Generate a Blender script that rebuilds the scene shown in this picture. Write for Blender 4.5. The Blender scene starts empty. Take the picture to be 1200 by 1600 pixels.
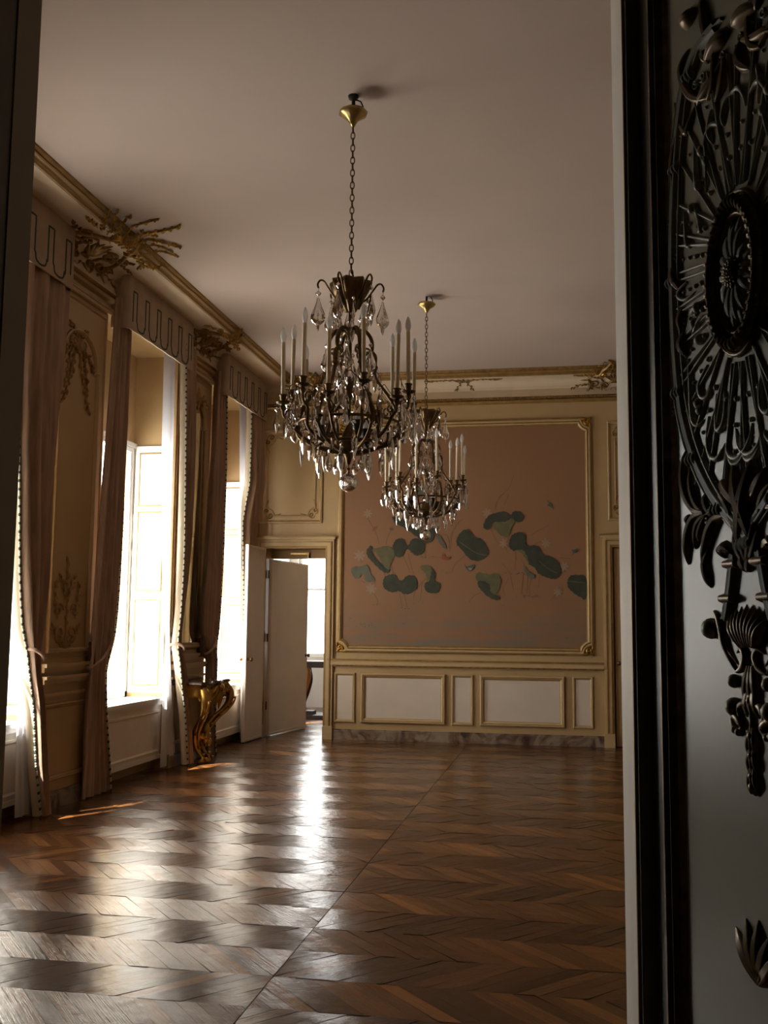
import bpy, bmesh, math, random
import numpy as np
from mathutils import Vector, Matrix
random.seed(7)
PI = math.pi
SC = bpy.context.scene
COL = SC.collection

# ------------------------------------------------------------------ camera, sky, sun, exposure
F_PX, CX, CY, CAM_H = 1580.0, 600.0, 800.0, 1.5
def _camera_axes():
    vy = np.array([886 - CX, 978 - CY, F_PX]); vy /= np.linalg.norm(vy)
    roll = .0095
    d = np.array([-roll, 1.0, (roll * vy[0] - vy[1]) / vy[2]]); d /= np.linalg.norm(d)
    z = -d
    return np.stack([np.cross(vy, z), vy, z])
CAM_R = _camera_axes()
cam_data = bpy.data.cameras.new('camera')
cam = bpy.data.objects.new('camera', cam_data); COL.objects.link(cam)
cam_data.lens = 36.0 * F_PX / 1600.0
cam_data.sensor_width = 36.0
cam_data.clip_start = .02
_m = Matrix.Identity(4)
for i in range(3):
    _m[i][0] = CAM_R[i][0]; _m[i][1] = -CAM_R[i][1]; _m[i][2] = -CAM_R[i][2]
_m[2][3] = CAM_H
cam.matrix_world = _m
SC.camera = cam

SC.view_settings.view_transform = 'Standard'
SC.view_settings.look = 'None'
SC.view_settings.gamma = 1
SC.view_settings.use_curve_mapping = False
SC.view_settings.exposure = -0.2
SC.cycles.use_denoising = True
SC.cycles.max_bounces = 12
SC.cycles.diffuse_bounces = 6
SC.cycles.glossy_bounces = 5
SC.cycles.transmission_bounces = 10
SC.cycles.transparent_max_bounces = 16
SC.cycles.caustics_reflective = False
SC.cycles.caustics_refractive = False
SC.cycles.sample_clamp_indirect = 6.0

W_STRENGTH = 17.0
SUN_STRENGTH = 60.0
wd = bpy.data.worlds.new('daylight'); SC.world = wd
wd.use_nodes = True
bg = wd.node_tree.nodes['Background']
bg.inputs['Color'].default_value = (1.0, .975, .955, 1)
bg.inputs['Strength'].default_value = W_STRENGTH
sd = bpy.data.lights.new('sun', 'SUN'); sd.energy = SUN_STRENGTH; sd.angle = .009; sd.color = (1, .96, .9)
sun = bpy.data.objects.new('sun', sd); COL.objects.link(sun)
SUN_DIR = Vector((1.0, 1.66, -2.6)).normalized()
sun.rotation_euler = SUN_DIR.to_track_quat('-Z', 'Y').to_euler()

# ------------------------------------------------------------------ room dimensions (metres)
ZC = 4.8                     # ceiling
XL, XR, YB, YN = -4.10, 1.60, 13.15, 2.60
XGLASS, XOUT = -4.58, -4.82
WIN_C = [6.605, 9.295, 12.06]
WIN_H, WIN_S = .85, -.045      # half width of a window opening, its shift from the pelmet's centre
Z_SILL, Z_HEAD, Z_TOP = .72, 4.35, 3.40
def portal(name, loc, rot, sx, sy):
    l = bpy.data.lights.new(name, 'AREA'); l.shape = 'RECTANGLE'; l.size = sx; l.size_y = sy
    l.cycles.is_portal = True
    o = bpy.data.objects.new(name, l); COL.objects.link(o); o.location = loc; o.rotation_euler = rot
for c in WIN_C:
    portal('window_portal', (XOUT - .03, c + WIN_S, (Z_SILL + Z_TOP) / 2), (0, -PI / 2, 0), Z_TOP - Z_SILL, 2 * WIN_H)
portal('window_portal', (-4.1, 18.16, 2.1), (-PI / 2, 0, 0), 1.5, 2.4)

# ------------------------------------------------------------------ back-projection of traced outlines onto real planes
def ray(u, v): return CAM_R @ np.array([(u - CX) / F_PX, (v - CY) / F_PX, 1.0])
def on_y(u, v, y):
    r = ray(u, v); k = y / r[1]; return np.array([r[0] * k, y, CAM_H + r[2] * k])

# ------------------------------------------------------------------ materials
def new_mat(name):
    m = bpy.data.materials.new(name); m.use_nodes = True
    return m, m.node_tree, m.node_tree.nodes['Principled BSDF']
def mat(name, col, rough=.5, metal=0.0, var=.12, scale=6.0, bump=0.0, bscale=60.0, stretch=(1, 1, 1), spec=.5, sheen=0.0, coat=0.0):
    m, nt, b = new_mat(name); N, L = nt.nodes, nt.links
    b.inputs['Roughness'].default_value = rough; b.inputs['Metallic'].default_value = metal
    b.inputs['Specular IOR Level'].default_value = spec
    b.inputs['Sheen Weight'].default_value = sheen
    b.inputs['Coat Weight'].default_value = coat
    tc = N.new('ShaderNodeTexCoord'); mp = N.new('ShaderNodeMapping'); mp.inputs['Scale'].default_value = stretch
    L.new(tc.outputs['Object'], mp.inputs['Vector'])
    nz = N.new('ShaderNodeTexNoise'); nz.inputs['Scale'].default_value = scale; nz.inputs['Detail'].default_value = 5
    L.new(mp.outputs['Vector'], nz.inputs['Vector'])
    rp = N.new('ShaderNodeValToRGB')
    lo = [max(0, c * (1 - var)) for c in col]; hi = [min(1, c * (1 + var)) for c in col]
    rp.color_ramp.elements[0].position = .3; rp.color_ramp.elements[1].position = .7
    rp.color_ramp.elements[0].color = (*lo, 1); rp.color_ramp.elements[1].color = (*hi, 1)
    L.new(nz.outputs['Fac'], rp.inputs['Fac']); L.new(rp.outputs['Color'], b.inputs['Base Color'])
    if bump:
        n2 = N.new('ShaderNodeTexNoise'); n2.inputs['Scale'].default_value = bscale; n2.inputs['Detail'].default_value = 3
        L.new(mp.outputs['Vector'], n2.inputs['Vector'])
        bp = N.new('ShaderNodeBump'); bp.inputs['Strength'].default_value = bump; bp.inputs['Distance'].default_value = .01
        L.new(n2.outputs['Fac'], bp.inputs['Height']); L.new(bp.outputs['Normal'], b.inputs['Normal'])
    return m
M = {}
M['ceiling'] = mat('ceiling_plaster', (.45, .352, .285), .9, var=.03, scale=1.2, bump=.05, bscale=30)
M['stile'] = mat('cream_paint', (.43, .288, .132), .45, var=.05, scale=3, bump=.04, bscale=40)
M['panel'] = mat('panel_paint', (.61, .51, .41), .5, var=.05, scale=3, bump=.05, bscale=60)
M['mould'] = mat('moulding_paint', (.47, .325, .16), .4, var=.06, scale=5)
M['white'] = mat('white_paint', (.74, .715, .67), .4, var=.04, scale=4)
M['door'] = mat('door_paint', (.74, .65, .57), .4, var=.05, scale=3)
M['gold'] = mat('old_gilding', (.42, .235, .05), .36, .85, var=.3, scale=14, bump=.15, bscale=90)
M['gold_dull'] = mat('worn_gilding', (.30, .17, .055), .45, .55, var=.35, scale=20, bump=.15, bscale=90)
M['gold_paint'] = mat('gold_line_paint', (.30, .175, .05), .42, .35, var=.2, scale=10)
M['brass'] = mat('dark_bronze', (.14, .082, .034), .32, .85, var=.3, scale=16)
M['brass_light'] = mat('rubbed_brass', (.45, .32, .12), .3, .9, var=.3, scale=14)
M['iron'] = mat('black_iron', (.02, .018, .016), .45, .4)
M['candle'] = mat('cream_candle_card', (.82, .69, .49), .5, var=.05)
M['drape'] = mat('taupe_curtain_cloth', (.40, .265, .18), .85, var=.22, scale=5, stretch=(6, 6, .5), bump=.2, bscale=160, sheen=.15)
M['pelmet'] = mat('pelmet_cloth', (.42, .315, .225), .9, var=.08, scale=8, bump=.15, bscale=200)
M['lining'] = mat('cream_lining', (.66, .56, .40), .8, var=.06)
M['green'] = mat('green_braid', (.035, .06, .045), .8, var=.2)
M['fringe'] = mat('pale_fringe', (.55, .50, .38), .85, var=.15)
M['tassel'] = mat('dark_red_tassel', (.10, .045, .035), .85, var=.2)
M['relief'] = mat('grey_green_relief_paint', (.33, .305, .225), .4, var=.14, scale=18)
M['leafpaint'] = mat('grey_green_door_paint', (.31, .285, .205), .34, var=.06, scale=3, bump=.03, bscale=30)
M['relief_gold'] = mat('browned_gilding', (.20, .125, .055), .34, .3, var=.45, scale=25)
M['dark_wood'] = mat('dark_wood', (.03, .018, .012), .65, var=.3, scale=10)
M['orange_wood'] = mat('orange_veneer', (.52, .24, .07), .3, var=.25, scale=10)
M['backroom'] = mat('dark_panelling', (.11, .095, .07), .6, var=.1)
M['mirror'] = mat('old_mirror_glass', (.75, .72, .66), .04, 1.0, var=.04, scale=2)
M['jamb'] = mat('brown_jamb_shade', (.20, .145, .085), .5, var=.08)  # edge strip of the left reveal, with its shade put into the colour
M['jamb_shade'] = mat('dark_brown_jamb_shade', (.075, .055, .035), .5, var=.1)  # same left lining, its deeper shade put into the colour
M['dark_stile'] = mat('dark_olive_stile_paint', (.085, .08, .06), .4, var=.08)
M['apron'] = mat('white_apron_paint', (.80, .73, .63), .45, var=.04)
M['cove'] = mat('cove_cream_paint', (.64, .51, .35), .6, var=.06, scale=4)
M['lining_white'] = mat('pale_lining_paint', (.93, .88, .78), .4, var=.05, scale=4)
M['wall_dim'] = mat('bounce_absorbing_brown', (.20, .15, .10), .5, var=.1)  # unseen right wall, coloured dark to cut the light it bounces
M['tread'] = mat('subfloor', (.03, .018, .01), .8)

def mk_marble():
    m, nt, b = new_mat('veined_marble'); N, L = nt.nodes, nt.links
    tc = N.new('ShaderNodeTexCoord')
    n1 = N.new('ShaderNodeTexNoise'); n1.inputs['Scale'].default_value = 3.5; n1.inputs['Detail'].default_value = 8; n1.inputs['Distortion'].default_value = 2.2
    L.new(tc.outputs['Object'], n1.inputs['Vector'])
    r = N.new('ShaderNodeValToRGB'); e = r.color_ramp.elements
    e[0].position = .32; e[0].color = (.05, .028, .02, 1); e[1].position = .72; e[1].color = (.30, .24, .165, 1)
    x = e.new(.45); x.color = (.17, .105, .07, 1); x = e.new(.56); x.color = (.25, .195, .14, 1)
    L.new(n1.outputs['Fac'], r.inputs['Fac']); L.new(r.outputs['Color'], b.inputs['Base Color'])
    b.inputs['Roughness'].default_value = .3
    return m
M['marble'] = mk_marble()
M['dark_marble'] = mat('dark_red_marble', (.085, .045, .035), .15, var=.5, scale=9)

def mk_parquet():
    m, nt, b = new_mat('oak_parquet'); N, L = nt.nodes, nt.links
    at = N.new('ShaderNodeAttribute'); at.attribute_name = 'tone'
    gr = N.new('ShaderNodeAttribute'); gr.attribute_name = 'grain'
    nz = N.new('ShaderNodeTexNoise'); nz.inputs['Scale'].default_value = 1.0; nz.inputs['Detail'].default_value = 6; nz.inputs['Roughness'].default_value = .6
    mp = N.new('ShaderNodeMapping'); mp.inputs['Scale'].default_value = (180, 4.5, 1)
    L.new(gr.outputs['Vector'], mp.inputs['Vector']); L.new(mp.outputs['Vector'], nz.inputs['Vector'])
    r = N.new('ShaderNodeValToRGB'); e = r.color_ramp.elements
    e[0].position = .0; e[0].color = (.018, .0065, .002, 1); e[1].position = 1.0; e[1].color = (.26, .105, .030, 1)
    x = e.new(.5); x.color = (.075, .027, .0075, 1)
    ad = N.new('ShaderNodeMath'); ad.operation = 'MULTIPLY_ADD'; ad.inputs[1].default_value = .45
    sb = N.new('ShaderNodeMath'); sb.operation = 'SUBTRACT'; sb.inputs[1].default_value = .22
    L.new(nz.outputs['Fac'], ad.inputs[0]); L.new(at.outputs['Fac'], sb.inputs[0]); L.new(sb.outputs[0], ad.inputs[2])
    L.new(ad.outputs[0], r.inputs['Fac']); L.new(r.outputs['Color'], b.inputs['Base Color'])
    tc = N.new('ShaderNodeTexCoord')
    n2 = N.new('ShaderNodeTexNoise'); n2.inputs['Scale'].default_value = 4.0; n2.inputs['Detail'].default_value = 4
    L.new(tc.outputs['Object'], n2.inputs['Vector'])
    mr = N.new('ShaderNodeMapRange'); mr.inputs['To Min'].default_value = .13; mr.inputs['To Max'].default_value = .27
    L.new(n2.outputs['Fac'], mr.inputs['Value']); L.new(mr.outputs['Result'], b.inputs['Roughness'])
    n3 = N.new('ShaderNodeTexNoise'); n3.inputs['Scale'].default_value = 9.0; n3.inputs['Detail'].default_value = 5
    L.new(tc.outputs['Object'], n3.inputs['Vector'])
    b1 = N.new('ShaderNodeBump'); b1.inputs['Strength'].default_value = .12; b1.inputs['Distance'].default_value = .02
    L.new(n3.outputs['Fac'], b1.inputs['Height'])
    b2 = N.new('ShaderNodeBump'); b2.inputs['Strength'].default_value = .35; b2.inputs['Distance'].default_value = .003
    L.new(nz.outputs['Fac'], b2.inputs['Height']); L.new(b1.outputs['Normal'], b2.inputs['Normal'])
    L.new(b2.outputs['Normal'], b.inputs['Normal'])
    b.inputs['Specular IOR Level'].default_value = .55
    return m
M['parquet'] = mk_parquet()

def mk_glass(name, col=(1, 1, 1), rough=0.0, ior=1.52):
    m = bpy.data.materials.new(name); m.use_nodes = True; nt = m.node_tree; nt.nodes.remove(nt.nodes['Principled BSDF'])
    g = nt.nodes.new('ShaderNodeBsdfGlass'); g.inputs['Color'].default_value = (*col, 1); g.inputs['Roughness'].default_value = rough; g.inputs['IOR'].default_value = ior
    s = nt.nodes.new('ShaderNodeBsdfGlossy'); s.inputs['Color'].default_value = (.95, .93, .9, 1); s.inputs['Roughness'].default_value = .06
    mx = nt.nodes.new('ShaderNodeMixShader'); mx.inputs[0].default_value = .12
    nt.links.new(g.outputs[0], mx.inputs[1]); nt.links.new(s.outputs[0], mx.inputs[2])
    nt.links.new(mx.outputs[0], nt.nodes['Material Output'].inputs['Surface'])
    return m
M['crystal'] = mk_glass('cut_crystal', (.95, .93, .92))
def mk_pane():
    m = bpy.data.materials.new('window_glass'); m.use_nodes = True; nt = m.node_tree; nt.nodes.remove(nt.nodes['Principled BSDF'])
    t = nt.nodes.new('ShaderNodeBsdfTransparent'); t.inputs['Color'].default_value = (.96, .97, .96, 1)
    s = nt.nodes.new('ShaderNodeBsdfGlossy'); s.inputs['Roughness'].default_value = .02
    lw = nt.nodes.new('ShaderNodeLayerWeight'); lw.inputs['Blend'].default_value = .5
    pw = nt.nodes.new('ShaderNodeMath'); pw.operation = 'POWER'; pw.inputs[1].default_value = 5.0
    ma = nt.nodes.new('ShaderNodeMath'); ma.operation = 'MULTIPLY_ADD'; ma.inputs[1].default_value = .9; ma.inputs[2].default_value = .03
    nt.links.new(lw.outputs['Facing'], pw.inputs[0]); nt.links.new(pw.outputs[0], ma.inputs[0])
    mx = nt.nodes.new('ShaderNodeMixShader')
    nt.links.new(ma.outputs[0], mx.inputs[0]); nt.links.new(t.outputs[0], mx.inputs[1]); nt.links.new(s.outputs[0], mx.inputs[2])
    nt.links.new(mx.outputs[0], nt.nodes['Material Output'].inputs['Surface'])
    return m
M['pane'] = mk_pane()
def mk_bulb():
    m = bpy.data.materials.new('frosted_bulb_glass'); m.use_nodes = True; nt = m.node_tree; nt.nodes.remove(nt.nodes['Principled BSDF'])
    d = nt.nodes.new('ShaderNodeBsdfDiffuse'); d.inputs['Color'].default_value = (.9, .86, .82, 1)
    t = nt.nodes.new('ShaderNodeBsdfTranslucent'); t.inputs['Color'].default_value = (.9, .86, .82, 1)
    g = nt.nodes.new('ShaderNodeBsdfGlossy'); g.inputs['Roughness'].default_value = .12
    x = nt.nodes.new('ShaderNodeMixShader'); x.inputs[0].default_value = .5; y = nt.nodes.new('ShaderNodeMixShader'); y.inputs[0].default_value = .1
    nt.links.new(d.outputs[0], x.inputs[1]); nt.links.new(t.outputs[0], x.inputs[2]); nt.links.new(x.outputs[0], y.inputs[1]); nt.links.new(g.outputs[0], y.inputs[2])
    nt.links.new(y.outputs[0], nt.nodes['Material Output'].inputs['Surface'])
    return m
M['bulb'] = mk_bulb()
def mk_sheer():
    m = bpy.data.materials.new('white_sheer_cloth'); m.use_nodes = True; nt = m.node_tree; nt.nodes.remove(nt.nodes['Principled BSDF'])
    d = nt.nodes.new('ShaderNodeBsdfDiffuse'); d.inputs['Color'].default_value = (.78, .77, .80, 1)
    t = nt.nodes.new('ShaderNodeBsdfTranslucent'); t.inputs['Color'].default_value = (.74, .73, .76, 1)
    a = nt.nodes.new('ShaderNodeMixShader'); a.inputs[0].default_value = .45
    nt.links.new(d.outputs[0], a.inputs[1]); nt.links.new(t.outputs[0], a.inputs[2])
    nt.links.new(a.outputs[0], nt.nodes['Material Output'].inputs['Surface'])
    return m
M['sheer'] = mk_sheer()

# ------------------------------------------------------------------ mesh collector
class MB:
    def __init__(s): s.v = []; s.f = []; s.mi = []; s.sm = []
    def add(s, verts, faces, mi=0, smooth=False):
        o = len(s.v); s.v.extend([tuple(map(float, p)) for p in verts])
        for f in faces: s.f.append([i + o for i in f]); s.mi.append(mi); s.sm.append(smooth)
        return s
    def box(s, x0, x1, y0, y1, z0, z1, mi=0):
        v = [(x0, y0, z0), (x1, y0, z0), (x1, y1, z0), (x0, y1, z0), (x0, y0, z1), (x1, y0, z1), (x1, y1, z1), (x0, y1, z1)]
        return s.add(v, [(0, 3, 2, 1), (4, 5, 6, 7), (0, 1, 5, 4), (1, 2, 6, 5), (2, 3, 7, 6), (3, 0, 4, 7)], mi)
    def mbox(s, mp, u0, u1, v0, v1, h0, h1, mi=0):       # box in mapped coordinates
        c = [(u0, v0, h0), (u1, v0, h0), (u1, v1, h0), (u0, v1, h0), (u0, v0, h1), (u1, v0, h1), (u1, v1, h1), (u0, v1, h1)]
        return s.add([mp(*p) for p in c], [(0, 3, 2, 1), (4, 5, 6, 7), (0, 1, 5, 4), (1, 2, 6, 5), (2, 3, 7, 6), (3, 0, 4, 7)], mi)
    def grid(s, rows, mi=0, smooth=True, closed=False):
        n = len(rows[0]); v = [p for r in rows for p in r]; f = []
        for i in range(len(rows) - 1):
            for j in range(n if closed else n - 1):
                k = (j + 1) % n
                f.append((i * n + j, i * n + k, (i + 1) * n + k, (i + 1) * n + j))
        return s.add(v, f, mi, smooth)
    def tube(s, path, rad, n=8, closed=False, mi=0, smooth=True, flat=1.0):
        P = [Vector(p) for p in path]; k = len(P)
        R = rad if hasattr(rad, '__len__') else [rad] * k
        T = []
        for i in range(k):
            a = P[(i - 1) % k] if (closed or i > 0) else P[0]
            b = P[(i + 1) % k] if (closed or i < k - 1) else P[-1]
            t = b - a
            T.append(t.normalized() if t.length > 1e-9 else Vector((0, 0, 1)))
        up = Vector((0, 0, 1)) if abs(T[0].z) < .9 else Vector((1, 0, 0))
        N = (up - T[0] * up.dot(T[0])).normalized(); rows = []
        for i in range(k):
            N = (N - T[i] * N.dot(T[i]))
            N = N.normalized() if N.length > 1e-6 else T[i].orthogonal().normalized()
            B = T[i].cross(N)
            rows.append([P[i] + (N * math.cos(2 * PI * j / n) * R[i] + B * math.sin(2 * PI * j / n) * R[i] * flat) for j in range(n)])
        if closed: rows.append(rows[0])
        s.grid(rows, mi, smooth, True)
        if not closed:
            o = len(s.v) - n * k
            s.f.append([o + j for j in range(n)][::-1]); s.mi.append(mi); s.sm.append(False)
            o2 = len(s.v) - n
            s.f.append([o2 + j for j in range(n)]); s.mi.append(mi); s.sm.append(False)
        return s
    def lathe(s, prof, c=(0, 0, 0), n=16, mi=0, smooth=True, sx=1, sy=1, lobes=0, amp=0, axis='z'):
        rows = []
        for r, z in prof:
            row = []
            for j in range(n):
                a = 2 * PI * j / n; rr = max(r, 1e-5) * (1 + amp * math.cos(lobes * a)) if lobes else max(r, 1e-5)
                p = (rr * math.cos(a) * sx, rr * math.sin(a) * sy, z)
                if axis == 'x': p = (p[2], p[0], p[1])
                if axis == 'y': p = (p[0], p[2], p[1])
                row.append((c[0] + p[0], c[1] + p[1], c[2] + p[2]))
            rows.append(row)
        return s.grid(rows, mi, smooth, True)
    def ball(s, c, r, n=10, mi=0, sx=1, sy=1, sz=1):
        pr = [(r * math.sin(PI * i / 7), r * sz * math.cos(PI * i / 7)) for i in range(8)]
        return s.lathe(pr, c, n, mi, True, sx, sy)
    def relief(s, mp, path, w, h, n=7, mi=0, base=0.0, groove=0.0):   # carved stroke lying on a surface mp(u, v, height)
        P = [np.array(p, float) for p in path]; k = len(P); rows = []
        W = w if hasattr(w, '__len__') else [w] * k
        H = h if hasattr(h, '__len__') else [h] * k
        for i in range(k):
            t = P[min(i + 1, k - 1)] - P[max(i - 1, 0)]; L = math.hypot(*t) or 1; nx, ny = -t[1] / L, t[0] / L
            row = []
            for j in range(n):
                q = -1 + 2 * j / (n - 1)
                hh = base + H[i] * math.sqrt(max(0, 1 - q * q)) * (1 - groove * (.5 + .5 * math.cos(q * 3 * PI)))
                row.append(mp(P[i][0] + nx * W[i] * q, P[i][1] + ny * W[i] * q, hh))
            rows.append(row)
        return s.grid(rows, mi, True)
    def mould(s, mp, outline, prof, mi=0, mis=None, closed=True):      # mitred moulding; prof = [(inset, height)]
        n = len(outline); P = [np.array(p, float) for p in outline]
        A = .5 * sum(P[i][0] * P[(i + 1) % n][1] - P[(i + 1) % n][0] * P[i][1] for i in range(n))
        sg = 1 if A > 0 else -1; offs = []
        for i in range(n):
            a = P[i] - P[i - 1]; b = P[(i + 1) % n] - P[i]
            if not closed and i == 0: a = b
            if not closed and i == n - 1: b = a
            na = np.array([-a[1], a[0]]) / (math.hypot(*a) or 1); nb = np.array([-b[1], b[0]]) / (math.hypot(*b) or 1)
            m = na + nb; d = 1 + float(na @ nb); offs.append(sg * m / max(d, .35))
        rows = [[mp(*(P[i] + offs[i] * ins), h) for i in range(n)] for ins, h in prof]
        for r in range(len(rows) - 1):
            s.grid([rows[r], rows[r + 1]], mis[r] if mis else mi, False, closed)
        return s
    def build(s, name, mats, parent=None, loc=None):
        me = bpy.data.meshes.new(name)
        me.from_pydata(s.v, [], s.f)
        ms = mats if isinstance(mats, (list, tuple)) else [mats]
        for m_ in ms: me.materials.append(M[m_] if isinstance(m_, str) else m_)
        me.polygons.foreach_set('material_index', s.mi); me.polygons.foreach_set('use_smooth', s.sm)
        me.update()
        o = bpy.data.objects.new(name, me); COL.objects.link(o)
        if loc: o.location = loc
        if parent: o.parent = parent
        return o
def recalc(o):
    bm = bmesh.new(); bm.from_mesh(o.data); bmesh.ops.recalc_face_normals(bm, faces=bm.faces); bm.to_mesh(o.data); bm.free(); return o
def tag(o, label=None, cat=None, group=None, kind=None):
    if label: o['label'] = label
    if cat: o['category'] = cat
    if group: o['group'] = group
    if kind: o['kind'] = kind
    return o
def empty(name, loc=(0, 0, 0)):
    o = bpy.data.objects.new(name, None); COL.objects.link(o); o.location = loc; o.empty_display_size = .1; return o
def struct(mb, name, mats, label=None): return tag(mb.build(name, mats), label, None, None, 'structure')
def smooth_path(pts, k=5):                                   # Catmull-Rom through points
    P = [np.array(p, float) for p in pts]; out = []
    for i in range(len(P) - 1):
        a, b, c, d = P[max(i - 1, 0)], P[i], P[i + 1], P[min(i + 2, len(P) - 1)]
        for j in range(k):
            t = j / k
            out.append(.5 * ((2 * b) + (c - a) * t + (2 * a - 5 * b + 4 * c - d) * t * t + (3 * b - a - 3 * c + d) * t ** 3))
    out.append(P[-1]); return out
def taper(n, w, a=.15, b=.05, peak=.35):
    r = []
    for i in range(n):
        t = i / (n - 1)
        r.append(w * (a + (1 - a) * math.sin(PI / 2 * t / peak)) if t < peak else w * (b + (1 - b) * math.cos(PI / 2 * (t - peak) / (1 - peak))))
    return r
def spiral(c, r0, a0, turns, d=1, shrink=.25, n=18):
    return [(c[0] + r0 * shrink ** (i / n) * math.cos(a0 + d * turns * 2 * PI * i / n), c[1] + r0 * shrink ** (i / n) * math.sin(a0 + d * turns * 2 * PI * i / n)) for i in range(n + 1)]
def scroll(mb, mp, c, r0, a0, turns, d, w, h, mi=0):
    p = spiral(c, r0, a0, turns, d); mb.relief(mp, p, taper(len(p), w, .2, .5, .5), h, mi=mi)
    e = p[-1]; mb.relief(mp, [(e[0] - w, e[1]), (e[0], e[1]), (e[0] + w, e[1])], [w * .5, w * 1.1, w * .5], h * 1.3, mi=mi)
def leaf(mb, mp, p0, ang, L, w, h, bend=.5, mi=0, groove=.35):
    pts = []; a = ang; x, y = p0; n = 9
    for i in range(n):
        pts.append((x, y)); x += math.cos(a) * L / (n - 1); y += math.sin(a) * L / (n - 1); a += bend / (n - 1)
    mb.relief(mp, pts, taper(n, w, .3, .03, .4), taper(n, h, .5, .15, .5), mi=mi, groove=groove)
def twig(mb, mp, p0, ang, L, rng, w=.008, h=.012, curl=.9, nl=7, mi=0, leafsize=1.0):
    pts = []; a = ang; x, y = p0; n = 14
    for i in range(n):
        pts.append((x, y)); x += math.cos(a) * L / (n - 1); y += math.sin(a) * L / (n - 1); a += curl / (n - 1)
    mb.relief(mp, pts, taper(n, w, .8, .3, .2), h, n=5, mi=mi)
    for k in range(nl):
        i = min(n - 2, 2 + int((n - 3) * k / max(1, nl - 1))); t = math.atan2(pts[i + 1][1] - pts[i][1], pts[i + 1][0] - pts[i][0])
        sd_ = 1 if k % 2 else -1
        leaf(mb, mp, pts[i], t + sd_ * rng.uniform(.5, 1.1), rng.uniform(.045, .08) * leafsize, rng.uniform(.012, .02) * leafsize, h * 1.5, -sd_ * rng.uniform(.3, 1.2), mi)
    leaf(mb, mp, pts[-1], a, .06 * leafsize, .014 * leafsize, h * 1.4, .3, mi)
# ------------------------------------------------------------------ floor: one slat polygon per board, in mirrored chevron rows
def parquet(name, x0, x1, y0, y1, seam=-1.25, yref=5.77, rowh=.352, pitch=.094):
    mb = MB(); tone = []; grain = []; rng = random.Random(3)
    def poly(pts):                                            # clip against the rectangle
        for ax, lim, sg in ((0, x0, 1), (0, x1, -1), (1, y0, 1), (1, y1, -1)):
            out = []
            for i in range(len(pts)):
                a, b = pts[i - 1], pts[i]; da, db = sg * (a[ax] - lim), sg * (b[ax] - lim)
                if (da >= 0) != (db >= 0):
                    t = da / (da - db); out.append((a[0] + (b[0] - a[0]) * t, a[1] + (b[1] - a[1]) * t))
                if db >= 0: out.append(b)
            pts = out
            if len(pts) < 3: return None
        return pts
    k0 = int((y0 - yref) / rowh) - 2; k1 = int((y1 - yref) / rowh) + 2
    lean = rowh * .87
    for k in range(k0, k1):
        ya = yref + k * rowh; yb = ya + rowh
        for side in (-1, 1):
            xs0 = x0 if side < 0 else seam; xs1 = seam if side < 0 else x1
            if xs1 <= xs0: continue
            sl = lean if ((k % 2 == 0) == (side < 0)) else -lean      # the chevron mirrors at the seam
            row_t = rng.uniform(-.06, .06) + (.13 if sl > 0 else -.13)  # random tone, plus a lighter slant colour standing in for directional grain sheen
            n0 = int((xs0 - 1.2 - seam) / pitch); n1 = int((xs1 + 1.2 - seam) / pitch)
            for i in range(n0, n1):
                a = seam + i * pitch; g = .0007
                q = [(a + g, ya + g), (a + pitch - g, ya + g), (a + pitch - g - sl, yb - g), (a + g - sl, yb - g)]
                pts = q
                for ax, lim, sg in ((0, xs0 + (.0024 if side > 0 else 0), 1), (0, xs1 - (.0024 if side < 0 else 0), -1)):
                    out = []
                    for ii in range(len(pts)):
                        A, B = pts[ii - 1], pts[ii]; da, db = sg * (A[0] - lim), sg * (B[0] - lim)
                        if (da >= 0) != (db >= 0):
                            t = da / (da - db); out.append((A[0] + (B[0] - A[0]) * t, A[1] + (B[1] - A[1]) * t))
                        if db >= 0: out.append(B)
                    pts = out
                    if len(pts) < 3: break
                if len(pts) < 3: continue
                pts = poly(pts)
                if not pts: continue
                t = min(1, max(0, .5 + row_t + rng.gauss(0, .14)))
                cx = sum(p[0] for p in pts) / len(pts); cy = sum(p[1] for p in pts) / len(pts)
                sx, sy = rng.gauss(0, .006), rng.gauss(0, .0045); off = rng.uniform(0, 50)
                # a board is slightly cupped/tilted, as in an old floor
                vs = [(px, py, min(.0012, max(-.0012, (px - cx) * sx + (py - cy) * sy))) for px, py in pts]
                mb.add(vs, [tuple(range(len(vs)))])
                ln = math.hypot(sl, rowh); ux, uy = -sl / ln, rowh / ln
                for px, py in pts:
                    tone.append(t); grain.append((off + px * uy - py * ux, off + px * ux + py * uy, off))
    nb = len(tone)
    mb.box(x0, x1, y0, y1, -.06, -.003, 1)
    o = mb.build(name, ['parquet', 'tread'])
    me = o.data
    A = me.attributes.new('tone', 'FLOAT', 'CORNER'); G = me.attributes.new('grain', 'FLOAT_VECTOR', 'CORNER')
    nl = len(me.loops); tt = np.zeros(nl, np.float32); gg = np.zeros((nl, 3), np.float32)
    tt[:nb] = tone; gg[:nb] = grain
    A.data.foreach_set('value', tt); G.data.foreach_set('vector', gg.ravel())
    return tag(o, 'polished oak parquet floor laid in chevron rows', None, None, 'structure')
parquet('floor', -5.2, 2.2, -2.6, 18.2)

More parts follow.
